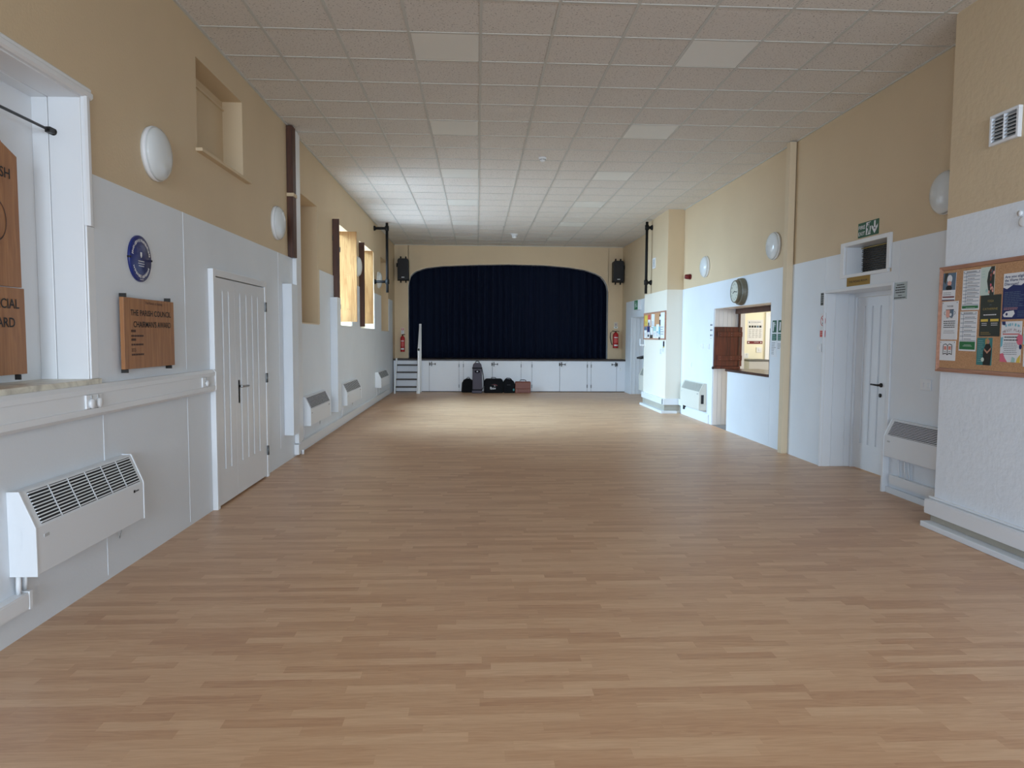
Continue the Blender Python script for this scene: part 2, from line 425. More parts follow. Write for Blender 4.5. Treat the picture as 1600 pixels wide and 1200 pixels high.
# thin plaster bead round the arch
bd = MB('reveal_paint')
for (x0, z0), (x1, z1) in zip(ARCH[1:], ARCH[2:-1]):
    d = Vector((x1-x0, z1-z0)).normalized(); nx, nz = -d.y*.03, d.x*.03
    bd.prism([(x0, z0), (x1, z1), (x1+nx, z1+nz), (x0+nx, z0+nz)], YF-.012, YF, 'y')
struct('trim_2', bd)
struct('unseen_stage_enclosure', MB('black').box(XL, XR, 21.4, 21.5, 0, HC).box(XL-.02, XL+.02, YF+.22, 21.4, 0, HC).box(XR-.02, XR+.02, YF+.22, 21.4, 0, HC).box(XL, XR, YF+.2, 21.4, HC-.02, HC+.05))  # unseen box added behind the curtain to stop light leaking in

struct('wall_right_1', MB('pier_paint').box(XP1, XR+.02, 1.6, 5.494, 0, HC))
struct('wall_right_2', MB('far_pier_paint').box(XP2, XR+.02, 13.967, 15.85, 0, HC))

# lining panels below ZD
pl = MB('panel_paint')
holed(pl, lambda u, v, w: (XL+.012-w, u, v), YB, YS, 0, ZD, [REARL, (-9, 4.38, 1.235, 9), (9.25, 10.44, 1.69, 9), (11.48, 13.13, 1.69, 9), (14.0, 15.97, 1.67, 9), (17.05, 18.49, 1.65, 9), (6.155, 7.70, -1, 2.095)], .0125)
for yj, z0, z1 in ((4.42, .03, 1.05), (5.68, .03, 1.05), (5.68, 1.25, ZD), (8.3, .2, ZD)):
    pl.box(XL+.012, XL+.0145, yj-.012, yj+.012, z0, z1)
struct('trim_3', pl)
pr = MB('panel_paint')
holed(pr, lambda u, v, w: (XR-.012+w, u, v), 5.494, 13.967, 0, ZD, HATCH+[(DOOR3[0]-.03, DOOR3[1]+.03, -1, 2.08), (6.84, 7.82, 2.19, 9)], .0125)
holed(pr, lambda u, v, w: (XR-.012+w, u, v), 15.85, YS, 0, ZD, [FARD], .0125)
for yj, z0, z1 in ((8.16, 2.08, ZD), (6.72, 2.1, ZD), (9.66, .02, 2.05)):
    pr.box(XR-.0145, XR-.012, yj-.012, yj+.012, z0, z1)
struct('trim_4', pr)

# ------------------------------------------------------------------ left wall: near recess and boards
w = thing('window_1', None, None, Matrix.Identity(4), kind='structure')
a, b, c, e = WIN[1]
MB('white_gloss').box(XL-.40, XL-.27, a-.02, b+.02, c-.02, e+.02).build('recess_back', w)
fr = MB('white_gloss')                                                     # lining joint inside the reveal
fr.box(XL-.27, XL-.18, b-.014, b, c, e).box(XL-.178, XL+.002, b-.010, b, c, e).box(XL-.27, XL-.18, a, b, e-.014, e).box(XL-.178, XL+.002, a, b, e-.010, e)
fr.box(XL, XL+.0125, b, 4.38, c+.004, 2.16)
fr.build('reveal_lining', w, bevel=.003)
ar = MB('white_gloss')                                                      # moulded architrave, cut short at the bottom
prof = [(0, 0), (.02, 0), (.032, .012), (.032, .035), (.022, .045), (.022, .06), (.012, .07), (0, .075)]
ar.prism([(XL+p, b-.001+q) for p, q in prof], 2.16, e+.005, 'z'); ar.prism([(XL+p, e-.001+q) for p, q in prof], a, b+.08, 'y')
ar.build('architrave', w)
MB('sill_stone').box(XL-.27, XL+.035, a, 4.37, c-.03, c+.004).build('window_sill', w, bevel=.004)

# oak award boards inside the recess
XB = XL-.205
ab = thing('award_board', 'upper oak board with shouldered top and black lettering in the deep window recess', 'board', onleft(2.75, 1.775, XB))
top = [(0, 0), (1.25, 0), (1.25, .70), (1.13, .75)] + [(1.13-.505*math.sin(t), .83+.22*(1-math.cos(t))) for t in (0.15, .5, .9, 1.2, 1.57)] + [(.12, .75), (0, .70)]
MB('oak_board').prism(top, -.022, 0, 'y').build('panel', ab, bevel=.002)
MB('ink').text('PARISH', 1.185, .57, .075, -.024, 'ink', 'R', bold=True).build('lettering', ab)
MB('dark_wood').ring(1.06, .34, .078, .084, -.0235, 'dark_wood', sz=1.3).build('emblem', ab)
bb = thing('award_board', 'lower oak board lettered SPECIAL AWARD just above the stone sill of the recess', 'board', onleft(2.75, 1.305, XB))
MB('oak_board').box(0, 1.265, -.024, 0, 0, .465).build('panel', bb, bevel=.002)
MB('ink').text('SPECIAL', 1.215, .355, .072, -.026, 'ink', 'R', bold=True).build('lettering', bb)
MB('ink').text('AWARD', 1.175, .255, .072, -.026, 'ink', 'R', bold=True).build('lettering', bb)
for x in (.06, 1.20): MB('dark_steel').box(x-.006, x+.006, -.028, .0, -.03, -.001).build('fixing_clip', bb)
rod = thing('curtain_rod', 'thin dark metal rod across the top of the near left recess', 'rod', Matrix.Identity(4))
MB('dark_steel').tube([(XL-.15, 1.72, 2.69), (XL-.15, 4.24, 2.69)], .008).build('pole', rod)
MB('dark_steel').box(XL-.165, XL-.135, 4.23, 4.298, 2.675, 2.705).lathe([(.02, 0), (.02, .012)], (XL-.15, 4.286, 2.69), 'y', 14).build('bracket', rod)

# wide dado trunking with sockets
tr = thing('dado_trunking', 'wide white cable trunking along the left wall below the award boards', 'trunking', onleft(1.2, 1.04, XLD))
prof = [(0, 0), (-.035, 0), (-.055, .02), (-.055, .052), (-.048, .054), (-.048, .136), (-.055, .138), (-.055, .165), (-.035, .188), (0, .188)]
MB('plastic_white').prism(prof, 0, 4.93, 'x').build('channel', tr)
MB('plastic_white').prism([(0, -.003), (-.038, -.003), (-.060, .018), (-.060, .168), (-.038, .191), (0, .191)], 4.93, 4.95, 'x').build('end_cap', tr, bevel=.003)
def socket(label, cat, M, wd=.146, ht=.086, pins=2, group=None, name='socket', mat='plastic_white', plug=False):
    t = thing(name, label, cat, M, group)
    MB(mat).box(-wd/2, wd/2, -.012, 0, -ht/2, ht/2).build('faceplate', t, bevel=.003)
    if name == 'socket':
        for i in range(pins):
            x = 0 if pins == 1 else (-.036 if i == 0 else .036)
            MB('plastic_grey').box(x-.007, x+.007, -.017, -.012, .018, .036).build('rocker', t, bevel=.001)
            k = MB('ink'); k.rect(x-.004, x+.004, .002, .011, -.0125, 'ink').rect(x-.016, x-.008, -.022, -.017, -.0125, 'ink').rect(x+.008, x+.016, -.022, -.017, -.0125, 'ink'); k.build('pin_slots', t)
    else:
        for i in range(pins):
            x = 0 if pins == 1 else (-.03 if i == 0 else .03)
            MB(mat).box(x-.012, x+.012, -.018, -.012, -.02, .02).build('rocker', t, bevel=.001)
    return t
s1 = socket('white double socket with two round caps in the dado trunking below the recess', 'socket', onleft(4.21, 1.135, XLD+.048), .17, .08)
for x in (-.04, .04): MB('plastic_white').lathe([(.028, 0), (.028, -.014), (.022, -.018), (0, -.019)], (x, -.012, -.012), 'y', 20).build('blanking_cap', s1)
s2 = socket('white single socket in the dado trunking just before the white cupboard doors', 'socket', onleft(5.90, 1.135, XLD+.048), .12, .08, 1)
MB('plastic_white').lathe([(.026, 0), (.026, -.014), (0, -.018)], (.02, -.012, -.012), 'y', 20).build('blanking_cap', s2)

# heaters
def heater(M, L, H, label, body='heater_white', d=.13, kink=.57, top=.055, cols=4, near='l', slat=9, scoop=False, control=None, cord=None, legs=(), grp='wall heaters'):
    """convector heater hung on the wall; origin at its lower left corner, wall at y=0"""
    t = thing('convector_heater', label, 'heater', M, grp)
    k = H*kink; P = [(0, 0), (-d, 0), (-d, k), (-top, H), (0, H)]
    MB(body).prism(P, .012, L-.012, 'x').build('casing', t, bevel=.004)
    for x0, x1 in ((0, .012), (L-.012, L)):
        MB(body).prism([(0, -.004), (-d-.004, -.004), (-d-.004, k+.002), (-top-.004, H+.004), (0, H+.004)], x0, x1, 'x').build('end_cap', t, bevel=.002)
    # slanted grille
    A = Vector((-d, k)); B = Vector((-top, H)); u = (B-A); n = Vector((-u.y, u.x)).normalized()
    if n.x > 0: n = -n
    def at(f, h): q = A+u*f+n*h; return (q.x, q.y)
    gx0, gx1 = .06, L-.045
    g = MB('dark_gap'); g.prism([at(.06, .001), at(.94, .001), at(.94, -.01), at(.06, -.01)], gx0, gx1, 'x'); g.build('grille_recess', t)
    s = MB(body)
    for i in range(slat):
        f = .10+.80*i/(slat-1); s.prism([at(f-.018, .001), at(f+.018, .001), at(f+.018, .007), at(f-.018, .007)], gx0, gx1, 'x')
    for i in range(1, cols+1):
        x = gx0+(gx1-gx0)*i/(cols+1); s.prism([at(.06, .001), at(.94, .001), at(.94, .006), at(.06, .006)], x-.0015, x+.0015, 'x')
    s.build('grille', t)
    b = MB('ink'); b.rect(L-.14, L-.118, k-.045, k-.028, -d-.0012, 'ink').lines(L-.114, L-.07, k-.043, 1, .01, .010, -d-.0012, 'ink_soft', 0); b.build('badge', t)
    MB('plastic_grey').box(.07, .11, -d-.003, -d, k-.06, k-.045).build('marker', t)
    if scoop:
        sc = MB(body); sc.ring(-.0, H*.46, 0, .065, 0, body, a0=-PI/2, a1=PI/2, n=14, sz=1.15)
        sc.v = [(-.0015, -.005-x, z) for x, y, z in sc.v]; sc.build('scoop', t)
    if control:
        x = control; MB('black').box(x-.001, x+.004, -d+.03, -d+.08, k*.35, k*.85).build('control_panel', t, bevel=.001)
    for x, r, z1 in legs: MB('plastic_white').tube([(x, -.03, 0), (x, -.028, z1*.6), (x+.012, -.02, z1)], r, 8).build('cable', t)
    if cord: MB('plastic_grey').tube([(cord-.05, -.03, .005), (cord-.045, -.03, -.06), (cord-.02, -.03, -.10), (cord+.005, -.03, -.06), (cord+.02, -.03, .005)], .003, 6).build('cord_loop', t)
    return t
heater(onleft(3.50, .335, XLD), 1.13, .415, 'large white convector heater nearest the camera on the left wall, with a hanging cord loop', slat=10, cols=5, scoop=True, cord=1.02, legs=((.02, .012, -.10), (.07, .012, -.09)))
heater(onleft(9.23, .35, XLD), 1.25, .37, 'white convector heater on the left wall beside the tall vertical trunking', cols=0, cord=1.0, legs=((.04, .008, -.185),))
heater(onleft(11.80, .36, XLD), 1.45, .36, 'white convector heater on the left wall below the first shuttered window', cols=0, cord=1.1, legs=((.06, .008, -.195), (.14, .008, -.195)))
heater(onleft(15.97, .35, XLD), 1.45, .35, 'white convector heater on the left wall nearest the stage steps', cols=0, legs=((.06, .008, -.185), (.4, .008, -.185)))
heater(onright(6.64, .385, XRD), 1.12, .355, 'white convector heater on the right wall partly hidden behind the near pier', slat=10, cols=0, legs=((.10, .008, -.193), (.20, .008, -.193), (.26, .008, -.193)))
heater(onright(13.53, .225, XRD), 1.18, .475, 'beige convector heater on the right wall between far pier and kitchen hatch', body='heater_beige', kink=.68, control=1.18, cols=0, slat=12)
heater(onright(17.05, .24, XRD), 1.1, .53, 'beige convector heater by the far exit door, half hidden by the far pier', body='heater_beige', kink=.68, cols=0, slat=12, legs=((.12, .008, -.15),))

def trunk(M, L, h, d, label, cap=True, name='skirting_trunking'):
    t = thing(name, label, 'trunking', M)
    MB('plastic_white').box(0, L, -d, 0, 0, h).box(0, L, -d-.002, -d, h*.12, h*.88).build('channel', t, bevel=.002)
    if cap: MB('plastic_white').box(L, L+.025, -d-.004, 0, -.004, h+.004).build('end_cap', t, bevel=.002)
    return t
trunk(onleft(1.2, .15, XLD), 2.36, .085, .05, 'short run of low white trunking ending under the nearest left heater')
lt_ = trunk(onleft(8.98, .055, XLD), 9.3, .105, .045, 'long white skirting trunking under the three far left heaters', False)
MB('plastic_white').box(-.10, 0, -.06, 0, -.03, .10).build('end_box', lt_, bevel=.006)
solo('pipe_stub', MB('plastic_white').lathe([(.022, 0), (.022, .05), (.016, .055), (0, .055)], (0, 0, 0), 'z', 14), 'little white capped pipe end on the floor by the foot of the vertical trunking', 'pipe', Matrix.Translation((XLD+.05, 9.1, 0)))
vt = thing('vertical_trunking', 'tall white double trunking from ceiling to skirting on the left wall', 'trunking', onleft(8.93, .165, XLD))
MB('plastic_white').box(0, .16, -.05, 0, 0, HC-.18).build('channel', vt, bevel=.003)
MB('plastic_white').box(.165, .28, -.04, 0, 0, HC-.18).build('channel', vt, bevel=.003)
ps = thing('timber_post', 'dark brown timber post beside the vertical trunking, above the lining panels on the left', 'post', Matrix.Identity(4))
MB('dark_wood').box(XL, XL+.075, 8.77, 8.915, ZD, HC-.012).build('shaft', ps, bevel=.004)
MB('cream_paint').box(XL, XL+.085, 8.755, 8.915, 3.20, 3.24).build('cross_bracket', ps)
for M, h, lab in ((onleft(8.46, .33, XLD), 1.80, 'tall boxed-in casing between white cupboard doors and the vertical trunking'), (onleft(11.16, .32, XLD), 1.80, 'tall boxed-in casing below the brown shutter of the first bright window')):
    solo('pipe_casing', MB('panel_paint').box(0, .27, -.11, 0, 0, h), lab, 'casing', M, 'boxed casings on the left wall', bevel=.003)

# plaques
pq = thing('blue_plaque', 'round dark blue plaque with white lettering on the left wall', 'plaque', onleft(4.93, 2.035, XLD))
MB('blue_plaque').lathe([(.155, 0), (.155, -.012), (.150, -.016), (0, -.016)], n=48).build('disc', pq)
k = MB('paper'); y = -.0175
def arc_text(mb, body, r, a_mid, size, y, m, inward=False, step=None):
    n = len(body); step = step or size*.62/r
    for i, ch in enumerate(body):
        if ch == ' ': continue
        t = a_mid+((n-1)/2-i)*step*(-1 if inward else 1)
        rot = t-PI/2 if not inward else t+PI/2
        mb.text(ch, r*math.cos(t), r*math.sin(t), size, y, m, 'C', rot=rot)
def arc_marks(mb, r0, r1, a0, a1, n, y, m):
    # lettering too small to read in the photo: uneven strokes along an arc
    t = a0
    while t < a1:
        l = random.uniform(.5, 1.3)*(a1-a0)/n; e = min(t+l*.7, a1)
        mb.ring(0, 0, r0+random.uniform(0, .25)*(r1-r0), r1-random.uniform(0, .25)*(r1-r0), y, m, t, e, 3)
        t += l*(1.6 if random.random() < .18 else 1)
arc_marks(k, .110, .134, PI*.06, PI*.94, 28, y, 'paper')
arc_marks(k, .108, .132, -PI*.86, -PI*.14, 18, y, 'paper')
k.rect(-.012, .012, .018, .044, y, 'paper').poly([(-.012, .018), (.012, .018), (0, .004)], y, 'paper').lines(-.05, .05, -.02, 3, .016, .006, y, 'paper', .3, 'C').lines(-.03, .03, -.142, 1, .01, .004, y, 'paper', .2, 'C')
k.build('lettering', pq)
for x in (-.153, .153): MB('dark_steel').lathe([(.007, 0), (.007, -.02)], (x, 0, 0), 'y', 8).build('screw', pq)
cb = thing('council_award_board', 'square oak board for THE PARISH COUNCIL CHAIRMAN\'S AWARD on the left wall', 'board', onleft(4.61, 1.30, XLD+.02))
MB('oak_board').box(0, .74, -.026, 0, 0, .462).build('panel', cb, bevel=.002)
y = -.0275
MB('ink').text('The Parish of Halling', .42, .428, .027, y, 'dark_wood', 'C', width=.26).build('lettering', cb)
MB('ink').text('THE PARISH COUNCIL', .385, .348, .055, y, 'ink', 'C', width=.60, bold=True).build('lettering', cb)
MB('ink').text("CHAIRMAN'S AWARD", .40, .272, .055, y, 'ink', 'C', width=.56, bold=True).build('lettering', cb)
for z, yr in ((.235, None), (.178, None), (.112, '2025')):
    k = MB('ink')
    if yr: k.text(yr, .085, z, .032, y, 'dark_wood')
    else: k.lines(.085, .15, z+.004, 1, .01, .016, y, 'dark_wood', 0)
    k.lines(.085, .26, z-.026, 1, .01, .012, y, 'dark_wood', .1); k.build('lettering', cb)
for x in (.04, .69):
    for z0, z1 in ((-.024, -.001), (.463, .488)): MB('dark_steel').box(x-.005, x+.005, -.024, .018, z0, z1).build('fixing_clip', cb)

# round wall lamps
def lamp(M, label):
    t = thing('wall_lamp', label, 'lamp', M, 'round opal wall lamps')
    MB('plastic_white').lathe([(.185, 0), (.19, -.02), (.188, -.035)], n=40).build('base', t)
    MB('opal').lathe([(.186, -.036), (.178, -.055), (.15, -.078), (.10, -.094), (.05, -.102), (0, -.104)], n=40).build('diffuser', t)
lamp(onleft(5.21, 2.80), 'round white wall lamp above the blue plaque, largest on the left wall')
lamp(onleft(8.26, 2.80), 'round white wall lamp just left of the dark timber post')
lamp(onleft(13.68, 2.84), 'round wall lamp between the two pine shutters, mostly hidden')
lamp(onleft(16.55, 2.81), 'round wall lamp behind the black lighting bar on the left wall')
lamp(onright(12.56, 2.79), 'round white wall lamp next to the red beacon')
lamp(onright(9.63, 2.79), 'round white wall lamp above and right of the clock')
lamp(onright(6.05, 2.80), 'round wall lamp half hidden behind the near right pier')

# other windows on the left
w = thing('window_2', None, None, Matrix.Identity(4), kind='structure'); a, b, c, e = WIN[2]
MB('cream_paint').box(XL-.19, XL+.055, a-.04, b+.09, c-.025, c+.002).build('window_sill', w, bevel=.004)
MB('reveal_paint').box(XL-.19, XL-.17, a, b, e-.09, e-.075).build('blind_batten', w)
w = thing('window_3', None, None, Matrix.Identity(4), kind='structure'); a, b, c, e = WIN[3]
MB('reveal_paint').box(XL-.30, XL+.014, a, b, c-.012, c+.004).build('window_sill', w)
MB('reveal_paint').box(XL-.02, XL+.016, b+.005, b+.03, c, ZD).build('edge_bead', w)
w = thing('window_6', None, None, Matrix.Identity(4), kind='structure'); a, b, c, e = WIN[6]
MB('reveal_paint').box(XL-.20, XL+.014, a, b, c-.012, c+.004).build('window_sill', w)
for n, ym in ((4, 12.05), (5, 14.42)):
    a, b, c, e = WIN[n]
    w = thing('window_%d' % n, None, None, Matrix.Identity(4), kind='structure')
    f = MB('white_gloss'); X0w, X1w = XL-.36, XL-.30
    f.box(X0w, X1w, a, a+.06, c, e).box(X0w, X1w, b-.06, b, c, e).box(X0w, X1w, a+.06, b-.06, c, c+.06).box(X0w, X1w, a+.06, b-.06, e-.06, e)
    for q in (1, 2): yy = a+(b-a)*q/3; f.box(X0w+.01, X1w-.01, yy-.02, yy+.02, c+.06, e-.06)
    f.box(X0w+.01, X1w-.01, a+.06, b-.06, (c+e)/2-.015, (c+e)/2+.015)
    f.build('window_frame', w)
    MB('pane_glass').box(XL-.334, XL-.330, a+.05, b-.05, c+.05, e-.05).build('pane', w)
    MB('white_gloss').box(XL-.30, XL+.02, a, b, c-.02, c+.004).build('window_sill', w, bevel=.003)
def shutter(M, wd, h, mat, label, nails=False):
    t = thing('window_shutter', label, 'shutter', M, 'wooden window shutters')
    k = MB(mat).box(0, wd, -.014, .014, 0, h)
    if nails:
        for z in (.2, .22, h*.52, h*.54, h-.1):
            for x in (.07, .10, .13, .16): k.disc(x, z+random.uniform(-.01, .01), .003, -.0148, 'dark_steel', n=8)
    k.build('board', t)
    for z in (.25, h-.3): MB('dark_steel').box(-.003, .012, -.016, -.013, z-.04, z+.04).build('hinge', t)
shutter(Matrix.Translation((XL+.002, 11.46, 2.02)), .105, 1.35, 'dark_wood', 'narrow dark brown shutter edge at the near side of the first bright window')
shutter(Matrix.Translation((XL+.002, 13.97, 1.70)), .105, 1.63, 'dark_wood', 'narrow dark brown shutter edge at the near side of the second bright window')
shutter(Matrix.Translation((XL+.004, 12.02, 1.755)), .28, 1.50, 'pine', 'sunlit pine shutter standing open at the first bright window', True)
shutter(Matrix.Translation((XL-.012, 14.40, 1.765)), .22, 1.455, 'pine', 'sunlit pine shutter standing open at the second bright window', True)

# lighting bars
def lbar(name, M, label, d):
    t = thing(name, label, 'lighting bar', M, 'black stage lighting bars')
    MB('bar_black').tube([(0, -d, 0), (0, -d, 1.54)], .030, 14).build('pole', t)
    for z in (.24, 1.42):
        MB('bar_black').tube([(0, 0, z), (0, -d, z)], .030, 12).build('arm', t)
        MB('bar_black').lathe([(.055, 0), (.055, -.02), (.034, -.05)], (0, 0, z), 'y', 18).build('wall_flange', t)
        MB('bar_black').lathe([(.044, -.05), (.044, .05)], (0, -d, z), 'z', 16).build('clamp', t)
lbar('lighting_bar', onleft(16.0, 2.49), 'black upright lighting bar on two arms from the left wall by the stage', .29)
lbar('lighting_bar', onright(15.25, 2.47, XP2), 'black upright lighting bar standing off the far right pier', .12)

# white double doors of the left cupboard
dr = thing('door_1', None, None, onleft(6.16, 0, XL), kind='structure')
fr = MB('white_gloss'); fr.box(0, .06, -.055, .0, 0, 2.09).box(1.47, 1.53, -.055, 0, 0, 2.09).box(.06, 1.47, -.055, 0, 2.03, 2.09)
fr.build('door_frame', dr, bevel=.003)
def arch_leaf(x0, x1, z0, z1, grooves, front, back, gw=.036, gtop=.10, gbot=.30):
    """leaf with vertical channels that end in half-round heads"""
    mb = MB('white_gloss'); mb.box(x0, x1, front+.014, back, z0, z1)
    edges = [x0]; spans = []
    for gx in grooves: edges += [gx-gw/2, gx+gw/2]
    edges.append(x1)
    for i in range(0, len(edges), 2): mb.box(edges[i], edges[i+1], front, front+.0142, z0, z1)
    for gx in grooves:
        mb.box(gx-gw/2, gx+gw/2, front, front+.0142, z0, z0+gbot)
        zt = z1-gtop; n = 8
        pts = [(gx+gw/2, z1), (gx-gw/2, z1)] + [(gx-gw/2*math.cos(PI*i/n), zt-.05+.05*math.sin(PI*i/n)) for i in range(n+1)]
        mb.prism(pts, front, front+.0142, 'y')
    return mb
arch_leaf(.064, .535, .02, 2.02, (.22, .37), -.048, -.004).build('door_leaf', dr)
arch_leaf(.539, 1.466, .02, 2.02, (.68, .86, 1.04, 1.22), -.048, -.004).build('door_leaf', dr)
h = MB('steel'); h.box(.60, .64, -.048, -.040, .88, 1.10).tube([(.62, -.048, 1.04), (.62, -.085, 1.04), (.64, -.092, 1.04), (.76, -.092, 1.035)], .011, 10)
h.build('door_handle', dr)
for z in (.29, 1.07, 1.82): MB('dull_steel').box(1.455, 1.478, -.062, -.05, z-.05, z+.05).lathe([(.008, -.05), (.008, .05)], (1.467, -.064, z), 'z', 8).build('hinge', dr)

# ------------------------------------------------------------------ stage
st = thing('stage', 'raised stage with white front and dark floor edge in front of the navy curtain', 'stage', Matrix.Identity(4))
MB('tread_wood').box(XL+.03, XR-.002, YS-.03, YF-.003, ZS-.045, ZS).box(-1.90, 3.69, YF-.003, 21.35, ZS-.045, ZS).build('platform', st, bevel=.006)
MB('stage_white').box(XL+.03, XR-.002, YS, YS+.04, 0, ZS-.045).build('front_panel', st)
MB('dark_gap').box(XL+.05, XR-.02, YS-.003, YS, 0, .018).build('toe_gap', st)
sm_ = MB('ink_soft')
for x0, x1 in ((-1.30, -.49), (-.37, .42), (.42, 1.21), (1.51, 2.28), (2.28, 3.04), (3.15, 3.86)):
    d = MB('stage_white').box(x0+.004, x1-.004, YS-.014, YS-.001, .02, ZS-.06).build('door', st, bevel=.002)
    for xs_ in (x0, x1): sm_.box(xs_-.0038, xs_+.0038, YS-.0035, YS-.0005, .02, ZS-.06)
    hx = x1 if x0 in (-1.30, .42, 2.28) else x0
    for z in (.16, .72): MB('dull_steel').box(hx-.012, hx+.012, YS-.02, YS-.013, z-.045, z+.045).build('hinge', d)
sm_.build('door_seams', st)
for x, s in ((-1.28, 1), (.42, 1), (2.28, 1), (3.87, -1)):
    l = MB('dark_steel'); l.box(x-.024, x+.010, YS-.030, YS-.012, .72, .80).box(x+s*.045-.011, x+s*.045+.011, YS-.036, YS-.012, .705, .825)
    l.box(min(x, x+s*.15), max(x, x+s*.15), YS-.034, YS-.020, .754, .770).box(x+s*.145-.010, x+s*.145+.010, YS-.034, YS-.012, .735, .790)
    l.build('latch', st)
socket('small white socket at the right end of the stage front', 'socket', onfront(3.96, .63, YS-.0015), .1, .1, 1)

def curtain():
    mb = MB('navy_curtain'); nx, nz = 420, 14; xa, xb, za, zb = -2.12, 3.9, ZS+.005, 3.75
    ph = [random.uniform(0, 6.28) for _ in range(6)]; vs = []
    for i in range(nx+1):
        x = xa+(xb-xa)*i/nx
        for j in range(nz+1):
            f = j/nz; z = za+(zb-za)*f
            warp = x+.03*math.sin(3.1*x+ph[0])+.018*math.sin(7.3*x+ph[1]+f)
            amp = (.062+.028*math.sin(1.7*x+ph[2]))*(1-.35*f)
            y = amp*math.sin(2*PI*warp/.185+ph[3])+.02*math.sin(2*PI*warp/.41+ph[4]+.6*f)
            vs.append((x, y, z))
    fs = [(i*(nz+1)+j, (i+1)*(nz+1)+j, (i+1)*(nz+1)+j+1, i*(nz+1)+j+1) for i in range(nx) for j in range(nz)]
    mb.raw(vs, fs, 'navy_curtain', True)
    o = solo('stage_curtain', mb, 'dark navy pleated curtain closing the whole stage opening', 'curtain', Matrix.Translation((0, YF+.40, 0)))
    sm = o.modifiers.new('thick', 'SOLIDIFY'); sm.thickness = .004
curtain()

# steps up to the stage
sp_ = thing('stage_steps', 'white wooden steps with dark treads and tall handrail leading up to the stage', 'steps', Matrix.Identity(4))
yf, ybk = 18.72, YS-.045
for x in (-2.19, -1.60):
    MB('white_gloss').prism([(yf-.04, 0), (yf+.10, 0), (ybk, ZS-.05), (ybk, ZS+.02), (ybk-.09, ZS+.02)], x, x+.035, 'x').build('stringer', sp_, bevel=.003)
for z in (.165, .36, .545, .735):
    yc = yf+.03+(ybk-yf)*z/ZS*.95
    MB('tread_wood').box(-2.155, -1.60, yc-.07, yc+.10, z-.018, z+.018).build('tread', sp_, bevel=.003)
MB('white_gloss').box(-1.565, -1.505, yf-.03, yf+.02, 0, 1.20).build('front_post', sp_, bevel=.004)
MB('white_gloss').box(-1.565, -1.505, ybk-.05, ybk, .0, 1.85).build('back_post', sp_, bevel=.004)
MB('white_gloss').prism([(yf-.03, 1.13), (ybk-.05, 1.75), (ybk-.05, 1.83), (yf-.03, 1.21)], -1.56, -1.51, 'x').build('handrail', sp_, bevel=.003)

# speakers
def speaker(X, label, s):
    t = thing('loudspeaker', label, 'loudspeaker', onfront(X, 3.06, YF), 'loudspeakers beside the stage')
    w_, h_, d0, d1 = .30, .58, -.34, -.10
    prof = [(-.15, 0), (.15, 0), (.15, .53), (.13, .57), (.10, .58), (-.10, .58), (-.13, .57), (-.15, .53)]
    MB('black').prism(prof, d0, d1, 'y').build('cabinet', t, bevel=.012)
    MB('speaker_mesh').box(-.125, .125, d0-.006, d0, .03, .55).build('grille', t, bevel=.004)
    MB('paper').box(-.04, .04, d0-.009, d0-.006, .055, .075).build('badge', t)
    MB('bar_black').box(-.05, .05, d1, 0, .22, .36).build('wall_bracket', t)
    MB('bar_black').box(-s*.19, -s*.15, -.24, -.14, .36, .46).build('side_bracket', t)
    for x in (-.07, .07):
        for z in (.58, -.075): MB('bar_black').box(x-.016, x+.016, -.26, -.20, z, z+.06).build('strap_end', t)
    MB('bar_black').box(-.16, .16, -.28, -.18, -.018, -.001).build('tray', t)
speaker(-2.03, 'black loudspeaker on the wall left of the stage arch', 1)
speaker(3.93, 'black loudspeaker on the wall right of the stage arch', -1)

# fire extinguishers
def extinguisher(M, h, r, label, lab_h, backing=False):
    t = thing('fire_extinguisher', label, 'fire extinguisher', M, 'fire extinguishers beside the stage'); yc = -r-.02
    MB('red').lathe([(r*.94, 0), (r, .012), (r, h*.76), (r*.85, h*.82), (r*.45, h*.87), (r*.33, h*.90)], (0, yc, 0), 'z', 24).build('cylinder', t)
    v = MB('black'); v.lathe([(r*.3, h*.90), (r*.3, h*.95)], (0, yc, 0), 'z', 12).box(-.015, r*.9, yc-.015, yc+.015, h*.95, h*.97)
    v.build('valve', t)
    MB('dark_red').tube([(-.02, yc, h*.93), (r*.4, yc, h*.97), (r*1.2, yc-.01, h*.95)], .009, 8).build('lever', t)
    k = MB('paper')
    for zz, hh, m in ((h*.12, h*.08, 'paper'), (h*.30, h*.24, 'coral'), (h*.58, h*.04, 'paper')):
        for i in range(6):
            a0, a1 = -PI/2-.75+.25*i, -PI/2-.75+.25*(i+1); rr = r+.0015
            k.face([(rr*math.cos(a), yc+rr*math.sin(a), z) for a, z in ((a0, zz), (a1, zz), (a1, zz+hh), (a0, zz+hh))], m)
    k.build('label_sticker', t)
    if backing:
        MB('black').tube([(-r*.3, yc, h*.95), (-r*1.1, yc, h*.97), (-r*1.9, yc, h*.86), (-r*2.0, yc, h*.6), (-r*1.6, yc, h*.30), (-r*1.25, yc, h*.18)], .012, 8).build('hose', t)
    MB('bar_black').box(-.03, .03, -.03, 0, h*.6, h*.66).build('wall_bracket', t)
extinguisher(onfront(-2.075, 1.08), .50, .062, 'slim red fire extinguisher on the wall left of the stage', .1)
extinguisher(onfront(3.92, 1.21), .50, .078, 'stout red fire extinguisher with black hose on the wall right of the stage', .1, True)
def sign(name, M, wd, ht, draw, label, mat='paper', th=.003, cat='sign', group=None):
    mb = MB(mat); mb.box(0, wd, -th, 0, 0, ht, mat); draw(mb, -th-.0008); return solo(name, mb, label, cat, M, group)
def d1(k, y): k.rect(.008, .072, .10, .16, y, 'coral').lines(.01, .07, .08, 3, .025, .008, y, 'ink_soft').rect(.03, .05, .11, .15, y-.0005, 'paper')
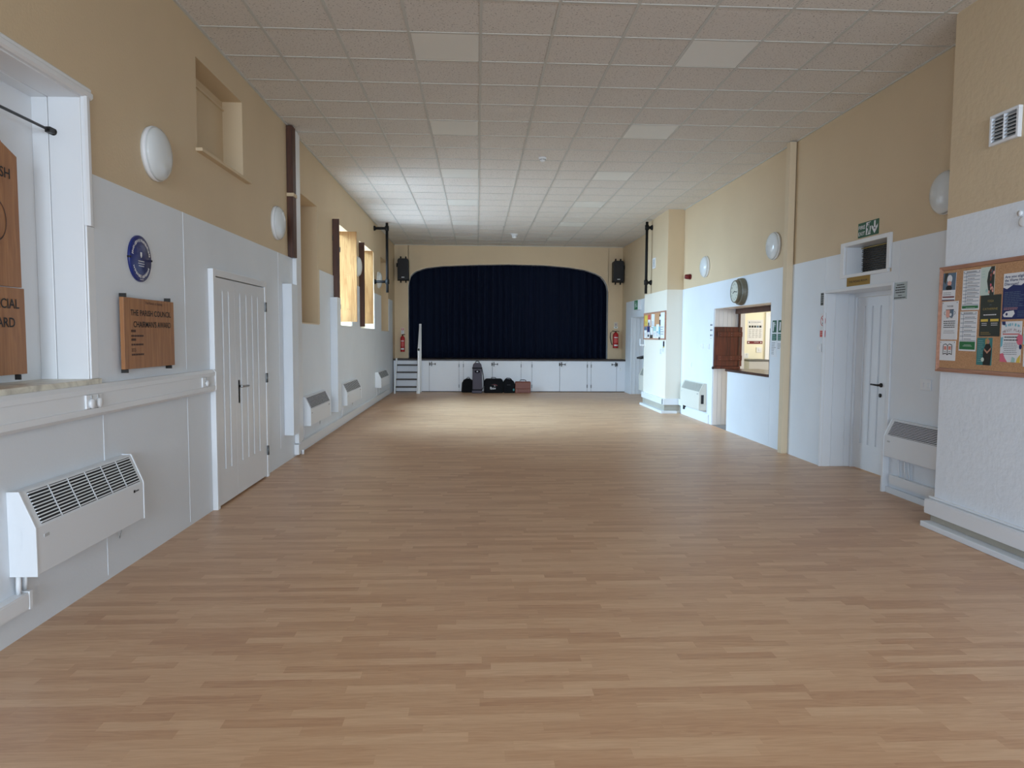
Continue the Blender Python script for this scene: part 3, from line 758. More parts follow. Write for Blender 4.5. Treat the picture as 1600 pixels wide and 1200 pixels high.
sign('extinguisher_sign', onfront(-2.12, 1.58), .08, .17, d1, 'small red and white sign above the slim left extinguisher')
def d2(k, y): k.rect(.006, .104, .055, .165, y, 'gold_ink').rect(.018, .092, .066, .154, y-.0004, 'paper').rect(.035, .05, .075, .145, y-.0008, 'dark_red').rect(.06, .075, .075, .145, y-.0008, 'dark_red').poly([(.03, .045), (.08, .045), (.055, .01)], y, 'mid_green')
sign('extinguisher_sign', onfront(3.885, 1.765), .11, .175, d2, 'small yellow bordered sign above the right extinguisher')

# ------------------------------------------------------------------ bags by the stage
def bag_body(prof, y0, y1, mat, bev=.05):
    return MB(mat).prism(prof, y0, y1, 'y')
b1 = thing('bag', 'plain black round-topped bag standing left of the tall grey bag', 'bag', Matrix.Translation((-.26, 19.12, 0)), 'bags in front of the stage')
bag_body([(-.16, 0), (.17, 0), (.17, .27), (.14, .34), (.06, .375), (-.03, .375), (-.10, .34), (-.145, .26)], -.10, .10, 'black_fabric').build('body', b1, bevel=.04, seg=4)
MB('black_fabric').tube([(-.02, 0, .365), (.0, 0, .405), (.04, 0, .415), (.07, 0, .37)], .008, 8).build('handle', b1)
b2 = thing('bag', 'tall narrow grey bag with black bands standing on end against the stage', 'bag', Matrix.Translation((.01, 18.87, 0)), 'bags in front of the stage')
bag_body([(-.15, 0), (.13, 0), (.125, .08), (.12, .70), (.10, .79), (.06, .81), (-.06, .81), (-.11, .79), (-.125, .70), (-.13, .10)], -.11, .11, 'grey_fabric').build('body', b2, bevel=.035, seg=3)
for z, w2 in ((.66, .135), (.08, .138)): MB('black_fabric').box(-w2, w2-.004, -.116, .114, z, z+.03).build('band', b2, bevel=.004)
k = MB('black_fabric'); k.disc(.0, .585, .075, -.1125, 'black_fabric', .042).disc(.0, .585, .03, -.1132, 'grey_fabric', .026).disc(.0, .59, .018, -.1138, 'paper', .014); k.build('logo', b2)
MB('black_fabric').tube([(-.06, 0, .80), (-.03, 0, .86), (.03, 0, .86), (.06, 0, .80)], .009, 8).build('handle', b2)
MB('black_fabric').tube([(.115, -.02, .68), (.155, -.03, .50), (.175, -.06, .32), (.175, -.07, .22), (.15, -.08, .14), (.11, -.09, .09)], .010, 8).build('strap', b2)
b3 = thing('bag', 'wide black bag with white lettering and a red swoosh on its front', 'bag', Matrix.Translation((.45, 19.0, 0)), 'bags in front of the stage')
bag_body([(-.26, 0), (.26, 0), (.26, .30), (.235, .365), (.19, .385), (-.19, .385), (-.235, .365), (-.26, .30)], -.11, .11, 'black_fabric').build('body', b3, bevel=.035, seg=3)
k = MB('paper'); k.text('fbsv', -.02, .10, .10, -.1115, 'paper', 'C', bold=True); k.poly([(-.08, .22), (.02, .245), (.10, .215), (.09, .18), (.06, .21), (.0, .225)], -.1112, 'dark_red'); k.poly([(0, .19), (.03, .205), (.05, .18)], -.1116, 'paper'); k.build('logo', b3)
MB('black_fabric').tube([(-.07, 0, .38), (-.05, 0, .415), (.05, 0, .415), (.07, 0, .38)], .008, 8).build('handle', b3)
b4 = thing('bag', 'black dome-topped bag between the lettered bag and the brown briefcase', 'bag', Matrix.Translation((.87, 18.98, 0)), 'bags in front of the stage')
bag_body([(-.155, 0), (.155, 0), (.155, .24), (.12, .32), (.05, .37), (-.05, .38), (-.12, .36), (-.155, .30)], -.10, .10, 'black_fabric').build('body', b4, bevel=.035, seg=4)
MB('black_fabric').tube([(-.11, 0, .36), (-.06, 0, .40), (.02, 0, .395), (.07, 0, .355)], .011, 8).build('handle', b4)
MB('teal').box(.10, .14, -.103, -.099, .06, .12).build('tag', b4)
k = MB('ink_soft'); k.lines(-.06, .04, .22, 1, .01, .006, -.101, 'ink_soft', .1); k.build('stitched_mark', b4)
b5 = thing('briefcase', 'brown leather briefcase with a top handle, rightmost of the bags by the stage', 'briefcase', Matrix.Translation((1.24, 18.95, 0)), 'bags in front of the stage')
MB('leather').box(-.21, .21, -.07, .07, 0, .30).build('body', b5, bevel=.012, seg=3)
MB('leather').prism([(-.076, .12), (-.083, .13), (-.083, .29), (-.06, .312), (.06, .312), (.06, .302), (-.07, .29), (-.072, .12)], -.20, .20, 'x').build('flap', b5, bevel=.002)
MB('leather').box(-.13, .13, -.084, -.07, .02, .11).build('pocket', b5, bevel=.006)
MB('black').tube([(-.085, 0, .305), (-.075, 0, .345), (-.04, 0, .355), (.04, 0, .355), (.075, 0, .345), (.085, 0, .305)], .010, 8).build('handle', b5)

# ------------------------------------------------------------------ right wall, far end
d2_ = thing('door_2', None, None, onright(18.65, 0, XR), kind='structure')
MB('white_gloss').box(.02, 1.03, .30, .34, .01, 2.02).build('door_leaf', d2_, bevel=.003)
MB('white_gloss').box(1.03, 2.03, .30, .34, .01, 2.02).build('door_leaf', d2_, bevel=.003)
k = MB('white_gloss')
for x in (.0, .10, .2): k.box(-.004+.0, .012, .02+x, .024+x, 0, 2.03)
k.build('reveal_boards', d2_)
p = MB('black'); p.box(.62, .66, .20, .30, .96, 1.16).prism([(.10, .96), (.30, .99), (.30, 1.05), (.10, 1.00)], .25, .72, 'x').tube([(.64, .28, .05), (.64, .28, 1.98)], .012, 8, 'dull_steel')
p.build('push_bar', d2_)
es = thing('exit_sign', 'small green and white exit sign box above the far right door', 'exit sign', onright(17.95, 2.21, XR))
MB('plastic_white').box(0, .40, -.09, 0, 0, .25).build('box', es, bevel=.004)
k = MB('green_light'); k.rect(.01, .39, .01, .24, -.0912, 'green_light').disc(.14, .19, .022, -.0918, 'paper').poly([(.12, .06), (.16, .06), (.19, .16), (.10, .16)], -.0918, 'paper').poly([(.23, .10), (.33, .10), (.28, .06)], -.0918, 'paper').rect(.265, .295, .10, .19, -.0918, 'paper'); k.build('legend', es)

nb2 = thing('noticeboard', 'small cork noticeboard crowded with leaflets on the far right pier', 'noticeboard', onright(15.80, 1.475, XP2))
MB('cork').box(.02, 1.80, -.018, 0, .02, .565).build('cork_panel', nb2)
f = MB('frame_wood'); f.box(0, 1.82, -.028, 0, 0, .025).box(0, 1.82, -.028, 0, .56, .585).box(0, .03, -.028, 0, .025, .56).box(1.79, 1.82, -.028, 0, .025, .56); f.build('frame', nb2, bevel=.002)
def leaf(x, z, w_, h_, draw, label, cat='leaflet', M0=(15.80, 1.475, XP2), group='leaflets on the far noticeboard', base='paper', off=.0195, tilt=0, name='leaflet'):
    Y, zz, X = M0
    mb = MB(base); mb.box(0, w_, -.0012, 0, 0, h_, base); draw(mb, -.0018)
    M = onright(Y-x, zz+z, X-off)
    if tilt: M = M @ Matrix.Rotation(tilt, 4, 'Y')
    return solo(name, mb, label, cat, M, group)
def gen(cols):
    def dr(k, y):
        xs_ = [v[0] for v in k.v]; zs_ = [v[2] for v in k.v]; w_, h_ = max(xs_), max(zs_)
        for (a, b, c, d, m) in cols: k.rect(a*w_, b*w_, c*h_, d*h_, y, m)
        k.lines(.1*w_, .9*w_, h_*.42, 4, h_*.09, h_*.025, y-.0004, 'ink_soft', .4)
    return dr
leaf(.06, .31, .28, .22, gen([(.05, .95, .05, .95, 'yellow')]), 'yellow leaflet in the far corner of the far noticeboard', base='yellow')
leaf(.38, .30, .22, .24, gen([(0, 1, .55, 1, 'coral'), (.1, .6, .0, .3, 'ink')]), 'red and black leaflet beside the yellow one on the far noticeboard')
leaf(.68, .26, .26, .29, gen([]), 'white printed sheet at the top middle of the far noticeboard', tilt=.04)
leaf(1.36, .30, .16, .22, gen([(0, 1, 0, .5, 'ink'), (0, 1, .8, 1, 'ink')]), 'black and white leaflet under the curling sheet on the far noticeboard')
leaf(1.46, .03, .31, .525, gen([]), 'long curling white sheet at the near edge of the far noticeboard', off=.022)
leaf(.05, .03, .24, .25, gen([(0, 1, .7, 1, 'slate_blue')]), 'grey headed leaflet in the lower far corner of the far noticeboard')
leaf(.33, .03, .22, .26, gen([(0, 1, .5, 1, 'navy'), (.2, .8, .1, .3, 'ink')]), 'navy leaflet in the bottom row of the far noticeboard')
leaf(.59, .03, .22, .24, gen([(0, 1, 0, .3, 'forest'), (0, .1, 0, 1, 'sky_blue')]), 'leaflet with a dark green foot on the far noticeboard')
leaf(.85, .03, .24, .25, gen([(0, 1, .6, 1, 'pale_teal')]), 'pale teal leaflet in the bottom row of the far noticeboard')
leaf(1.11, .03, .24, .29, gen([(.2, .7, .4, .5, 'sky_blue')]), 'plain white notice at the bottom middle of the far noticeboard')
leaf(1.36, .0, .10, .27, gen([(0, 1, .4, 1, 'sky_blue'), (0, 1, 0, .2, 'forest')]), 'narrow blue flyer hanging over the lower frame of the far noticeboard', off=.0305)
leaf(1.37, -.33, .16, .30, gen([]), 'white sheet on the pier just under the far noticeboard', off=.002)
leaf(1.56, -.27, .18, .24, gen([(.3, .9, .55, 1, 'ink'), (.3, .9, .45, .55, 'yellow'), (.3, .9, .8, 1, 'dark_red')]), 'white sheet with a dark square under the near end of the far noticeboard', off=.002)
lh = thing('paper_tray', 'white paper tray on the far edge of the far right pier', 'paper tray', onright(15.845, 1.33, XP2))
MB('plastic_white').box(-.001, .06, -.10, 0, 0, .03).box(0, .06, -.012, 0, .03, .30).box(0, .06, -.10, -.09, .03, .16).build('tray', lh, bevel=.003)
def vent_small(M, w_, h_, label, n=7, border=.025, d=.02, split=True):
    t = thing('air_vent', label, 'vent', M)
    f = MB('plastic_white'); f.box(0, w_, -d, 0, 0, border).box(0, w_, -d, 0, h_-border, h_).box(0, border, -d, 0, border, h_-border).box(w_-border, w_, -d, 0, border, h_-border)
    if split: f.box(w_/2-.006, w_/2+.006, -d, 0, border, h_-border)
    f.build('frame', t, bevel=.002)
    MB('dark_gap').box(border, w_-border, -.003, -.001, border, h_-border).build('opening', t)
    s = MB('plastic_grey')
    for i in range(n):
        z = border+(h_-2*border)*(i+.5)/n; q = (h_-2*border)/n*.42; s.prism([(-.004, z-q*.2), (-.004, z+q), (-d+.003, z-q), (-d+.003, z-q*1.5)], border, w_-border, 'x')
    s.build('slats', t)
vent_small(onright(15.12, 2.99, XP2), .22, .22, 'small white square vent high on the far right pier', 5)

# far pier skirting
tk = thing('skirting_trunking', 'white trunking along the foot of the far pier, under its noticeboard', 'trunking', Matrix.Identity(4))
tk2 = thing('skirting_trunking', 'short white trunking round the far pier corner beside the beige heater', 'trunking', Matrix.Identity(4))
MB('plastic_white').box(XP2-.05, XP2, 13.917, 15.80, .17, .29).build('channel', tk, bevel=.002)
MB('plastic_white').box(XP2+.001, XRD-.05, 13.917, 13.966, .17, .29).build('channel', tk2, bevel=.002)
MB('plastic_white').box(XRD-.05, XRD, 13.60, 13.917, .17, .29).build('channel', tk2, bevel=.002)
MB('black').box(XP2-.053, XP2-.05, 13.96, 14.01, .175, .285).build('coupler', tk)
MB('black').box(XRD-.054, XRD-.002, 13.575, 13.60, .12, .285).build('coupler', tk2)
struct('baseboard_right_3', MB('white_gloss').box(XP2-.10, XP2, 13.867, 15.75, 0, .05).box(XP2, XRD-.09, 13.867, 13.967, 0, .05).box(XP2-.02, XP2, 13.95, 15.80, .05, .17, 'stone').box(XP2, XRD-.02, 13.947, 13.967, .05, .17, 'stone'), bevel=.004)
struct('baseboard_right_4', MB('white_gloss').box(XRD-.018, XRD, 12.2, 13.85, 0, .16), bevel=.003)

# beacon, clock, sockets
bc = thing('alarm_beacon', 'dark red fire alarm sounder on the right wall beside the far pier', 'alarm', onright(13.48, 2.69))
MB('dark_red').lathe([(.05, 0), (.055, -.03)], n=20).build('base', bc)
MB('dark_red').lathe([(.050, -.03), (.046, -.09), (.038, -.115), (0, -.12)], n=20).build('dome', bc)
ck = thing('wall_clock', 'round grey wall clock with a deep case above the kitchen hatch', 'clock', onright(10.76, 2.235, XRD))
MB('clock_case').lathe([(.205, 0), (.21, -.02), (.20, -.075), (.175, -.085), (.175, -.125), (.168, -.135), (.158, -.135), (.155, -.120)], n=64, caps=False, smooth=False).build('case', ck)
MB('clock_face').disc(0, 0, .159, -.1295, 'clock_face', n=48).build('dial', ck)
k = MB('ink')
for i in range(1, 13):
    t = PI/2-i*PI/6; k.text(str(i), .118*math.cos(t), .118*math.sin(t)-.013, .038, -.1305, 'ink', 'C', bold=True)
k.build('numerals', ck)
k = MB('ink')
for t, l, w2 in ((PI/2-2*PI*(8+16/60)/12, .075, .007), (PI/2-2*PI*16/60, .11, .005)):
    c, s_ = math.cos(t), math.sin(t); k.poly([(-.02*c-s_*w2, -.02*s_+c*w2), (-.02*c+s_*w2, -.02*s_-c*w2), (l*c+s_*w2, l*s_-c*w2), (l*c-s_*w2, l*s_+c*w2)], -.132, 'ink')
k.build('hands', ck)
socket('white double switch plate on the right wall left of the kitchen hatch', 'switch', onright(12.66, 1.37, XRD), .15, .09, 2, name='light_switch')
socket('white single switch plate between double switch and kitchen hatch', 'switch', onright(12.30, 1.365, XRD), .09, .09, 1, name='light_switch')
socket('tiny white blank plate low on the right wall above the beige heater', 'switch', onright(13.3, 1.0, XRD), .06, .09, 1, name='light_switch')
def dn(k, y):
    for z in (.25, .16, .07): k.rect(.02, .075, z, z+.03, y, 'forest').rect(.10, .13, z, z+.03, y, 'navy')
    k.lines(.02, .14, .03, 1, .01, .006, y)
sign('notice', onright(12.24, 1.48, XRD), .15, .32, dn, 'narrow white notice with dark pictures at the left edge of the hatch', cat='notice')

# ------------------------------------------------------------------ kitchen hatch
XK = 4.53
tb = MB('white_gloss')
for i in range(6):
    x0 = XR+.001+i*.075
    tb.box(x0, x0+.071, 12.046, 12.06, 0, 2.02)
tb.box(XR, XK+.12, 12.055, 12.06, 0, 2.02)
struct('trim_5', tb, bevel=.002)
struct('trim_6', MB('dark_wood').box(XK-.06, XK+.02, 9.69, 12.046, 1.935, 2.018).box(XK-.01, XK+.02, 12.0, 12.046, .97, 1.935), bevel=.003)
ct = thing('hatch_counter', 'dark wood serving counter on a white half wall in the kitchen hatch', 'counter', Matrix.Identity(4))
MB('counter_wood').box(XR-.03, XK+.12, 9.70, 11.40, .972, 1.012).build('worktop', ct, bevel=.006)
def hleaf(M, label, L, ht):
    t = thing('hatch_shutter', label, 'shutter', M, 'brown hatch shutters')
    MB('hatch_wood').box(0, L, -.03, 0, 0, ht).build('board', t, bevel=.008)
    for z in (.10, ht-.17): MB('hatch_wood').box(.06, L-.005, -.055, -.03, z, z+.085).build('batten', t, bevel=.004)
    k = MB('steel')
    for z in (.12, .16, ht-.15, ht-.11):
        for x in (.10, L*.6, L-.05): k.disc(x, z, .004, -.0556, 'steel', n=8)
    k.build('screw_heads', t); return t
hl = hleaf(Matrix.Translation((XR-.012, 12.038, 1.03)), 'brown ledged hatch shutter folded open against the white boarded reveal', .49, .68)
MB('hatch_wood').box(-.02, .46, -.05, 0, -.045, -.002).build('ledge', hl, bevel=.004)
MB('black').lathe([(.018, 0), (.022, -.02), (.012, -.035), (0, -.036)], (-.02, -.03, -.03), 'y', 14).build('knob', hl)
solo('hatch_shutter', MB('counter_wood').box(XR-.004, XK-.09, 9.692, 9.725, 1.014, 1.66), 'dark hatch shutter seen edge-on at the near side of the hatch', 'shutter', None, 'brown hatch shutters', bevel=.003)
solo('threshold_mat', MB('mat_grey').box(XR-.008, XK-.02, 11.36, 12.03, 0, .006), 'grey threshold plate on the floor of the hatch doorway', 'mat')
# kitchen beyond
kt = MB('kitchen_cream')
kt.box(XK+.12, 7.1, 13.0, 13.1, 0, 2.7).box(7.0, 7.1, 8.4, 13.0, 0, 2.7).box(XK, 7.1, 8.3, 8.4, 0, 2.7).box(XK, 7.1, 8.3, 13.1, 2.65, 2.75).box(XK+.001, XK+.12, 12.06, 13.1, 0, 2.7).box(XK+.001, XK+.02, 8.4, 9.69, 0, 2.7).box(XK+.001, XK+.02, 9.69, 12.06, 2.02, 2.7)
struct('kitchen_wall', kt)
def dk(k, y):
    k.disc(.035, .405, .013, y, 'slate_blue').lines(.06, .26, .405, 1, .02, .008, y, 'navy', .1).lines(.02, .27, .375, 1, .02, .004, y)
    for i, m in enumerate(('forest', 'ink', 'forest', 'slate_blue', 'ink')): k.rect(.025+.05*i, .065+.05*i, .305, .345, y, m)
    for i in range(4): k.lines(.025+.065*i, .08+.065*i, .27, 10, .017, .005, y, 'ink_soft', .4)
    k.rect(0, .295, 0, .055, y, 'dark_red').disc(.03, .028, .014, y-.0004, 'paper').disc(.265, .028, .012, y-.0004, 'paper').lines(.13, .23, .03, 1, .01, .006, y-.0004, 'paper', .1)
sign('poster', onfront(5.06, 1.41, 13.0), .295, .45, dk, 'white poster with a red foot on the kitchen wall', cat='poster')
socket('white switch plate below the red footed kitchen poster', 'switch', onfront(5.29, 1.30, 13.0), .1, .1, 1, name='light_switch')
socket('white socket above the grey unit in the kitchen', 'socket', onfront(5.02, 1.19, 13.0), .14, .09, 2)
ku = thing('kitchen_unit', 'light grey upright appliance against the kitchen wall behind the hatch', 'appliance', Matrix.Identity(4))
MB('plastic_grey').box(4.93, 5.31, 12.55, 12.98, 0, 1.10).build('body', ku, bevel=.008)
MB('dull_steel').box(4.92, 5.32, 12.54, 12.985, 1.10, 1.13).build('top', ku, bevel=.004)
d4 = thing('door_4', None, None, onfront(5.40, 0, 13.0), kind='structure')
MB('white_gloss').box(0, .06, -.03, 0, 0, 2.0).box(.06, .9, -.03, 0, 1.94, 2.0).box(.84, .9, -.03, 0, 0, 1.94).build('door_frame', d4, bevel=.003)
MB('white_gloss').box(.06, .84, -.012, 0, .01, 1.94).build('door_leaf', d4)
MB('steel').box(.1, .13, -.05, -.012, .98, 1.02).build('door_handle', d4)

# green first-aid signs next to the hatch
def gs(fig):
    def dr(k, y):
        k.rect(.015, .15, .125, .29, y, 'green_sign')
        if fig: k.poly([(.03, .14), (.06, .14), (.075, .27), (.035, .27)], y-.0004, 'paper').rect(.095, .105, .20, .27, y-.0004, 'paper').rect(.08, .12, .23, .24, y-.0004, 'paper')
        else: k.poly([(.05, .15), (.09, .15), (.10, .26), (.06, .27)], y-.0004, 'paper')
        k.rect(.01, .155, .015, .105, y, 'green_sign').lines(.02, .14, .08, 3, .025, .008, y-.0004, 'pale_teal', .2)
    return dr
sign('safety_sign', onright(9.625, 1.475, XRD), .165, .305, gs(True), 'green and white first aid sign, the one nearer the hatch opening', group='green signs by the hatch')
sign('safety_sign', onright(9.44, 1.475, XRD), .165, .305, gs(False), 'green and white sign half hidden by the pink pipe boxing', group='green signs by the hatch')
def dm(k, y): k.lines(.01, .15, .19, 8, .022, .007, y, 'ink_soft', .5)
sign('notice', onright(9.63, 1.265, XRD), .165, .21, dm, 'small white handwritten notice under the first aid sign by the hatch', cat='notice')
sign('notice', onright(9.44, 1.36, XRD), .15, .11, lambda k, y: k.lines(.01, .13, .08, 4, .02, .007, y, 'ink_soft', .4), 'short white notice beside the pink pipe boxing', cat='notice')
pb = thing('pipe_boxing', 'slim cream pipe boxing from floor to ceiling on the right wall', 'pipe boxing', Matrix.Identity(4))
MB('reveal_paint').box(XR-.095, XR-.012, 9.04, 9.15, 0, HC-.012).build('casing', pb, bevel=.003)
MB('white_gloss').box(XR-.07, XR-.012, 9.15, 9.17, 0, ZD+.1).build('side_batten', pb)

# ------------------------------------------------------------------ right wall, near door
d3 = thing('door_3', None, None, onright(DOOR3[1], 0, XR), kind='structure')
fr = MB('white_gloss'); Wd = DOOR3[1]-DOOR3[0]
fr.box(-.028, .0, -.03, .0, 0, 2.078).box(Wd, Wd+.028, -.03, 0, 0, 2.078).box(0, Wd, -.03, 0, 2.05, 2.078)
fr.build('architrave', d3, bevel=.002)
fr = MB('white_gloss'); fr.box(.0, .035, .33, .42, 0, 2.05).box(Wd-.035, Wd, .33, .42, 0, 2.05).box(.035, Wd-.035, .33, .42, 2.0, 2.05).box(0, .012, .10, .104, 0, 2.05).box(0, .012, .26, .264, 0, 2.05)
fr.build('door_frame', d3, bevel=.002)
arch_leaf(.04, .665, .012, 1.995, (.20, .36, .52), .352, .392, gw=.045).build('door_leaf', d3)
arch_leaf(.668, Wd-.04, .012, 1.995, (.83, 1.0, 1.16), .352, .392, gw=.045).build('door_leaf', d3)
h = MB('dark_steel'); h.lathe([(.024, 0), (.024, -.012), (.012, -.014), (.012, -.05), (0, -.05)], (.585, .352, 1.01), 'y', 18).tube([(.585, .305, 1.01), (.46, .303, 1.012)], .010, 10).lathe([(.022, 0), (.022, -.01), (0, -.011)], (.575, .352, .895), 'y', 18)
h.build('door_handle', d3)
# vent window above
w = thing('window_7', None, None, onright(VENT[1], VENT[2], XR), kind='structure'); Wv, Hv = VENT[1]-VENT[0], VENT[3]-VENT[2]
fr = MB('white_gloss'); fr.box(-.08, 0, -.03, 0, -.035, Hv+.045).box(Wv, Wv+.055, -.03, 0, -.0, Hv+.045).box(0, Wv, -.03, 0, Hv, Hv+.045).box(0, Wv+.03, -.03, 0, -.035, 0)
fr.build('architrave', w, bevel=.004)
MB('black').box(0, Wv, .19, .20, 0, Hv).build('dark_backing', w)
ms = MB('mesh_wire'); n1, n2 = 26, 12
for i in range(n2): z = Hv*(i+.5)/n2*.93; ms.tube([(Wv*j/60, .175+.004*(-1)**j, z+.005*math.sin(j*PI/2+i*PI)) for j in range(61)], .0032, 4)
ms.build('wire_mesh', w)
MB('gold_ink').box(0, Wv, .165, .185, Hv*.94, Hv*.97).build('mesh_rail', w)
ex = thing('fire_exit_sign', 'green FIRE EXIT sign with running man and down arrow above the vent window', 'exit sign', onright(7.50, 2.60))
MB('green_sign').box(0, .39, -.004, 0, 0, .155).build('plate', ex)
k = MB('paper'); y = -.0055
k.text('FIRE', .012, .088, .054, y, 'paper', width=.125, bold=True).text('EXIT', .012, .022, .054, y, 'paper', width=.125, bold=True)
k.poly([(.155, .015), (.245, .015), (.245, .025), (.215, .025), (.215, .14), (.245, .14), (.245, .145), (.16, .145), (.16, .13)], y, 'paper')
k.poly([(.175, .02), (.195, .02), (.215, .07), (.205, .12), (.19, .12), (.17, .09), (.195, .075)], y-.0005, 'green_sign').disc(.20, .13, .010, y-.0005, 'green_sign')
k.poly([(.225, .02), (.24, .02), (.255, .10), (.235, .10)], y-.0006, 'paper')
k.rect(.305, .335, .06, .145, y, 'paper').poly([(.265, .075), (.375, .075), (.32, .012)], y, 'paper').poly([(.265, .105), (.265, .075), (.305, .075)], y, 'paper').poly([(.375, .105), (.335, .075), (.375, .075)], y, 'paper')
k.build('legend', ex)
def db(k, y): k.text('THE MOSAIC ROOM', .23, .035, .034, y, 'ink', 'C', width=.36)
sign('name_plate', onright(7.675, 2.095, XRD), .46, .10, db, 'brass THE MOSAIC ROOM plate above the near right door', 'brass', .004, 'name plate')
def dsil(k, y): k.lines(.02, .19, .135, 4, .024, .010, y, 'ink', .3, 'C').lines(.07, .14, .035, 1, .02, .007, y, 'ink', .1).lines(.01, .20, .012, 1, .02, .009, y, 'ink', .05)
sign('plate', onright(6.775, 1.905, XRD), .205, .165, dsil, 'silver engraved plate at the upper right corner of the near right door', 'silver_plate', .004, 'plaque')
sign('plate', onright(8.255, 1.915, XRD), .10, .145, lambda k, y: k.lines(.01, .09, .11, 4, .025, .006, y, 'plastic_grey', .3), 'dark grey plate at the upper left corner of the near right door', 'dark_plate', .004, 'plaque')
def dns(k, y):
    k.ring(.075, .20, .052, .062, y, 'coral').poly([(.035, .235), (.043, .243), (.115, .165), (.107, .157)], y-.0004, 'coral').rect(.07, .08, .165, .235, y-.0002, 'ink').poly([(.055, .16), (.085, .16), (.08, .18), (.06, .18)], y-.0002, 'ink')
    k.rect(.008, .142, .01, .085, y, 'coral').lines(.02, .13, .06, 2, .025, .007, y-.0004, 'salmon', .2)
sign('no_smoking_sign', onright(8.255, 1.53, XRD), .14, .29, dns, 'no smoking sign with a red band left of the near right door')
socket('white light switch under the no smoking sign', 'switch', onright(8.245, 1.41, XRD), .09, .10, 1, name='light_switch')
socket('white fused spur plate above the near right heater', 'switch', onright(6.215, 1.105, XRD), .15, .10, 2, name='light_switch')
struct('trim_7', MB('white_gloss').box(XR-.075, XR-.012, 6.745, 6.775, 0, .40), bevel=.003)
trunk(onright(6.66, .105, XRD), 1.1, .085, .045, 'short white trunking under the near right heater', False)
struct('baseboard_right_1', MB('panel_paint').box(XRD-.03, XRD, 5.5, 6.745, 0, .06), bevel=.004)

# ------------------------------------------------------------------ near pier
t = trunk(onright(5.52, .105, XP1), 3.6, .115, .065, 'white skirting trunking along the foot of the near right pier', False)
MB('plastic_white').box(-.02, 3.6, -.02, 0, .118, .135).build('top_bead', t, bevel=.002)
struct('baseboard_right_2', MB('panel_paint').box(XP1-.11, XP1, 1.6, 5.50, 0, .045).box(XP1-.03, XP1, 1.6, 5.494, .045, .105, 'stone'), bevel=.006)
vent_small(onright(5.035, 2.915, XP1), .275, .215, 'white louvred vent high on the near right pier', 7, .02, .03)
hk = thing('wall_fixing', 'small white round fixing high on the near pier at the right frame edge', 'fixing', onright(4.70, 2.33, XP1))
MB('plastic_white').lathe([(.035, 0), (.035, -.01), (.025, -.014), (0, -.014)], (0, 0, 0), n=20).lathe([(.02, 0), (.02, -.012), (0, -.013)], (-.03, 0, .06), n=16).build('plate', hk)

nb = thing('noticeboard', 'large cork noticeboard in a wooden frame on the near right pier', 'noticeboard', onright(5.52, 1.265, XP1))
WN = 1.9
MB('cork').box(.03, WN-.03, -.014, 0, .03, .80).build('cork_panel', nb)
f = MB('frame_wood'); pf = [(0, 0), (0, -.026), (.010, -.03), (.018, -.024), (.028, -.02), (.028, 0)]
f.prism([(q, p) for p, q in pf], 0, WN, 'x'); f.prism([(q, .83-p) for p, q in pf], 0, WN, 'x')
f.prism([(p, q) for p, q in pf], .0, .83, 'z'); f.prism([(WN-p, q) for p, q in pf], 0, .83, 'z')
f.build('frame', nb)
def pins(k, y, w_, h_, m='ink'):
    for x, z in ((.012, h_-.012), (w_-.012, h_-.012)): k.disc(x, z, .004, y-.001, m, n=10)
NB = (5.52, 1.265, XP1)
def poster(Yl, Yr, z0, z1, draw, label, base='paper', off=.0145, tilt=0, name='poster'):
    w_, h_ = Yl-Yr, z1-z0
    return leaf(5.52-Yl, z0-1.265, w_, h_, lambda k, y: draw(k, y, w_, h_), label, 'poster', NB, 'posters on the near noticeboard', base, off, tilt, name)
def q1(k, y, w, h):
    k.rect(0, w, h*.38, h, y, 'slate_blue').poly([(.02, h), (w*.4, h), (w*.2, h*.6), (.01, h*.7)], y-.0003, 'forest').disc(w*.52, h*.78, w*.2, y-.0006, 'paper', h*.15).disc(w*.52, h*.62, w*.16, y-.0008, 'salmon', h*.09).disc(w*.5, h*.45, w*.24, y-.0009, 'ink', h*.10).rect(0, w, 0, h*.38, y-.0011, 'paper')
    k.lines(w*.1, w*.9, h*.27, 2, h*.07, h*.02, y-.0014, 'ink_soft').rect(w*.04, w*.96, h*.10, h*.15, y-.0014, 'dark_red').rect(0, w, 0, h*.03, y-.0014, 'navy')
poster(5.49, 5.34, 1.83, 2.045, q1, 'portrait flyer with a red stripe, top left on the near noticeboard', tilt=.03)
def q2(k, y, w, h):
    k.text('THE HUB', w*.5, h*.85, .018, y, 'ink', 'C', bold=True)
    cx, cz = w*.5, h*.68
    k.poly([(cx-.045, cz+.03), (cx, cz+.03), (cx, cz-.03), (cx-.035, cz-.03), (cx-.045, cz-.015)], y, 'salmon').poly([(cx, cz+.03), (cx+.045, cz+.03), (cx+.045, cz-.015), (cx+.035, cz-.03), (cx, cz-.03)], y, 'slate_blue')
    k.rect(cx-.048, cx+.048, cz+.029, cz+.033, y-.0003, 'ink').ring(cx-.052, cz+.004, .010, .014, y-.0003, 'ink', PI/2, 3*PI/2, 12).ring(cx+.052, cz+.004, .010, .014, y-.0003, 'ink', -PI/2, PI/2, 12).rect(cx-.035, cx-.015, cz-.036, cz-.032, y, 'ink').rect(cx+.012, cx+.034, cz-.036, cz-.032, y, 'ink').disc(cx+.012, cz-.008, .012, y-.0004, 'paper')
    k.lines(w*.12, w*.88, h*.47, 4, h*.052, h*.022, y, 'ink', .1, 'C').lines(w*.15, w*.85, h*.22, 2, h*.05, h*.012, y, 'ink_soft', .1, 'C'); pins(k, y, w, h)
poster(5.485, 5.295, 1.52, 1.82, q2, 'white THE HUB poster with a pink and blue mug on the near noticeboard')
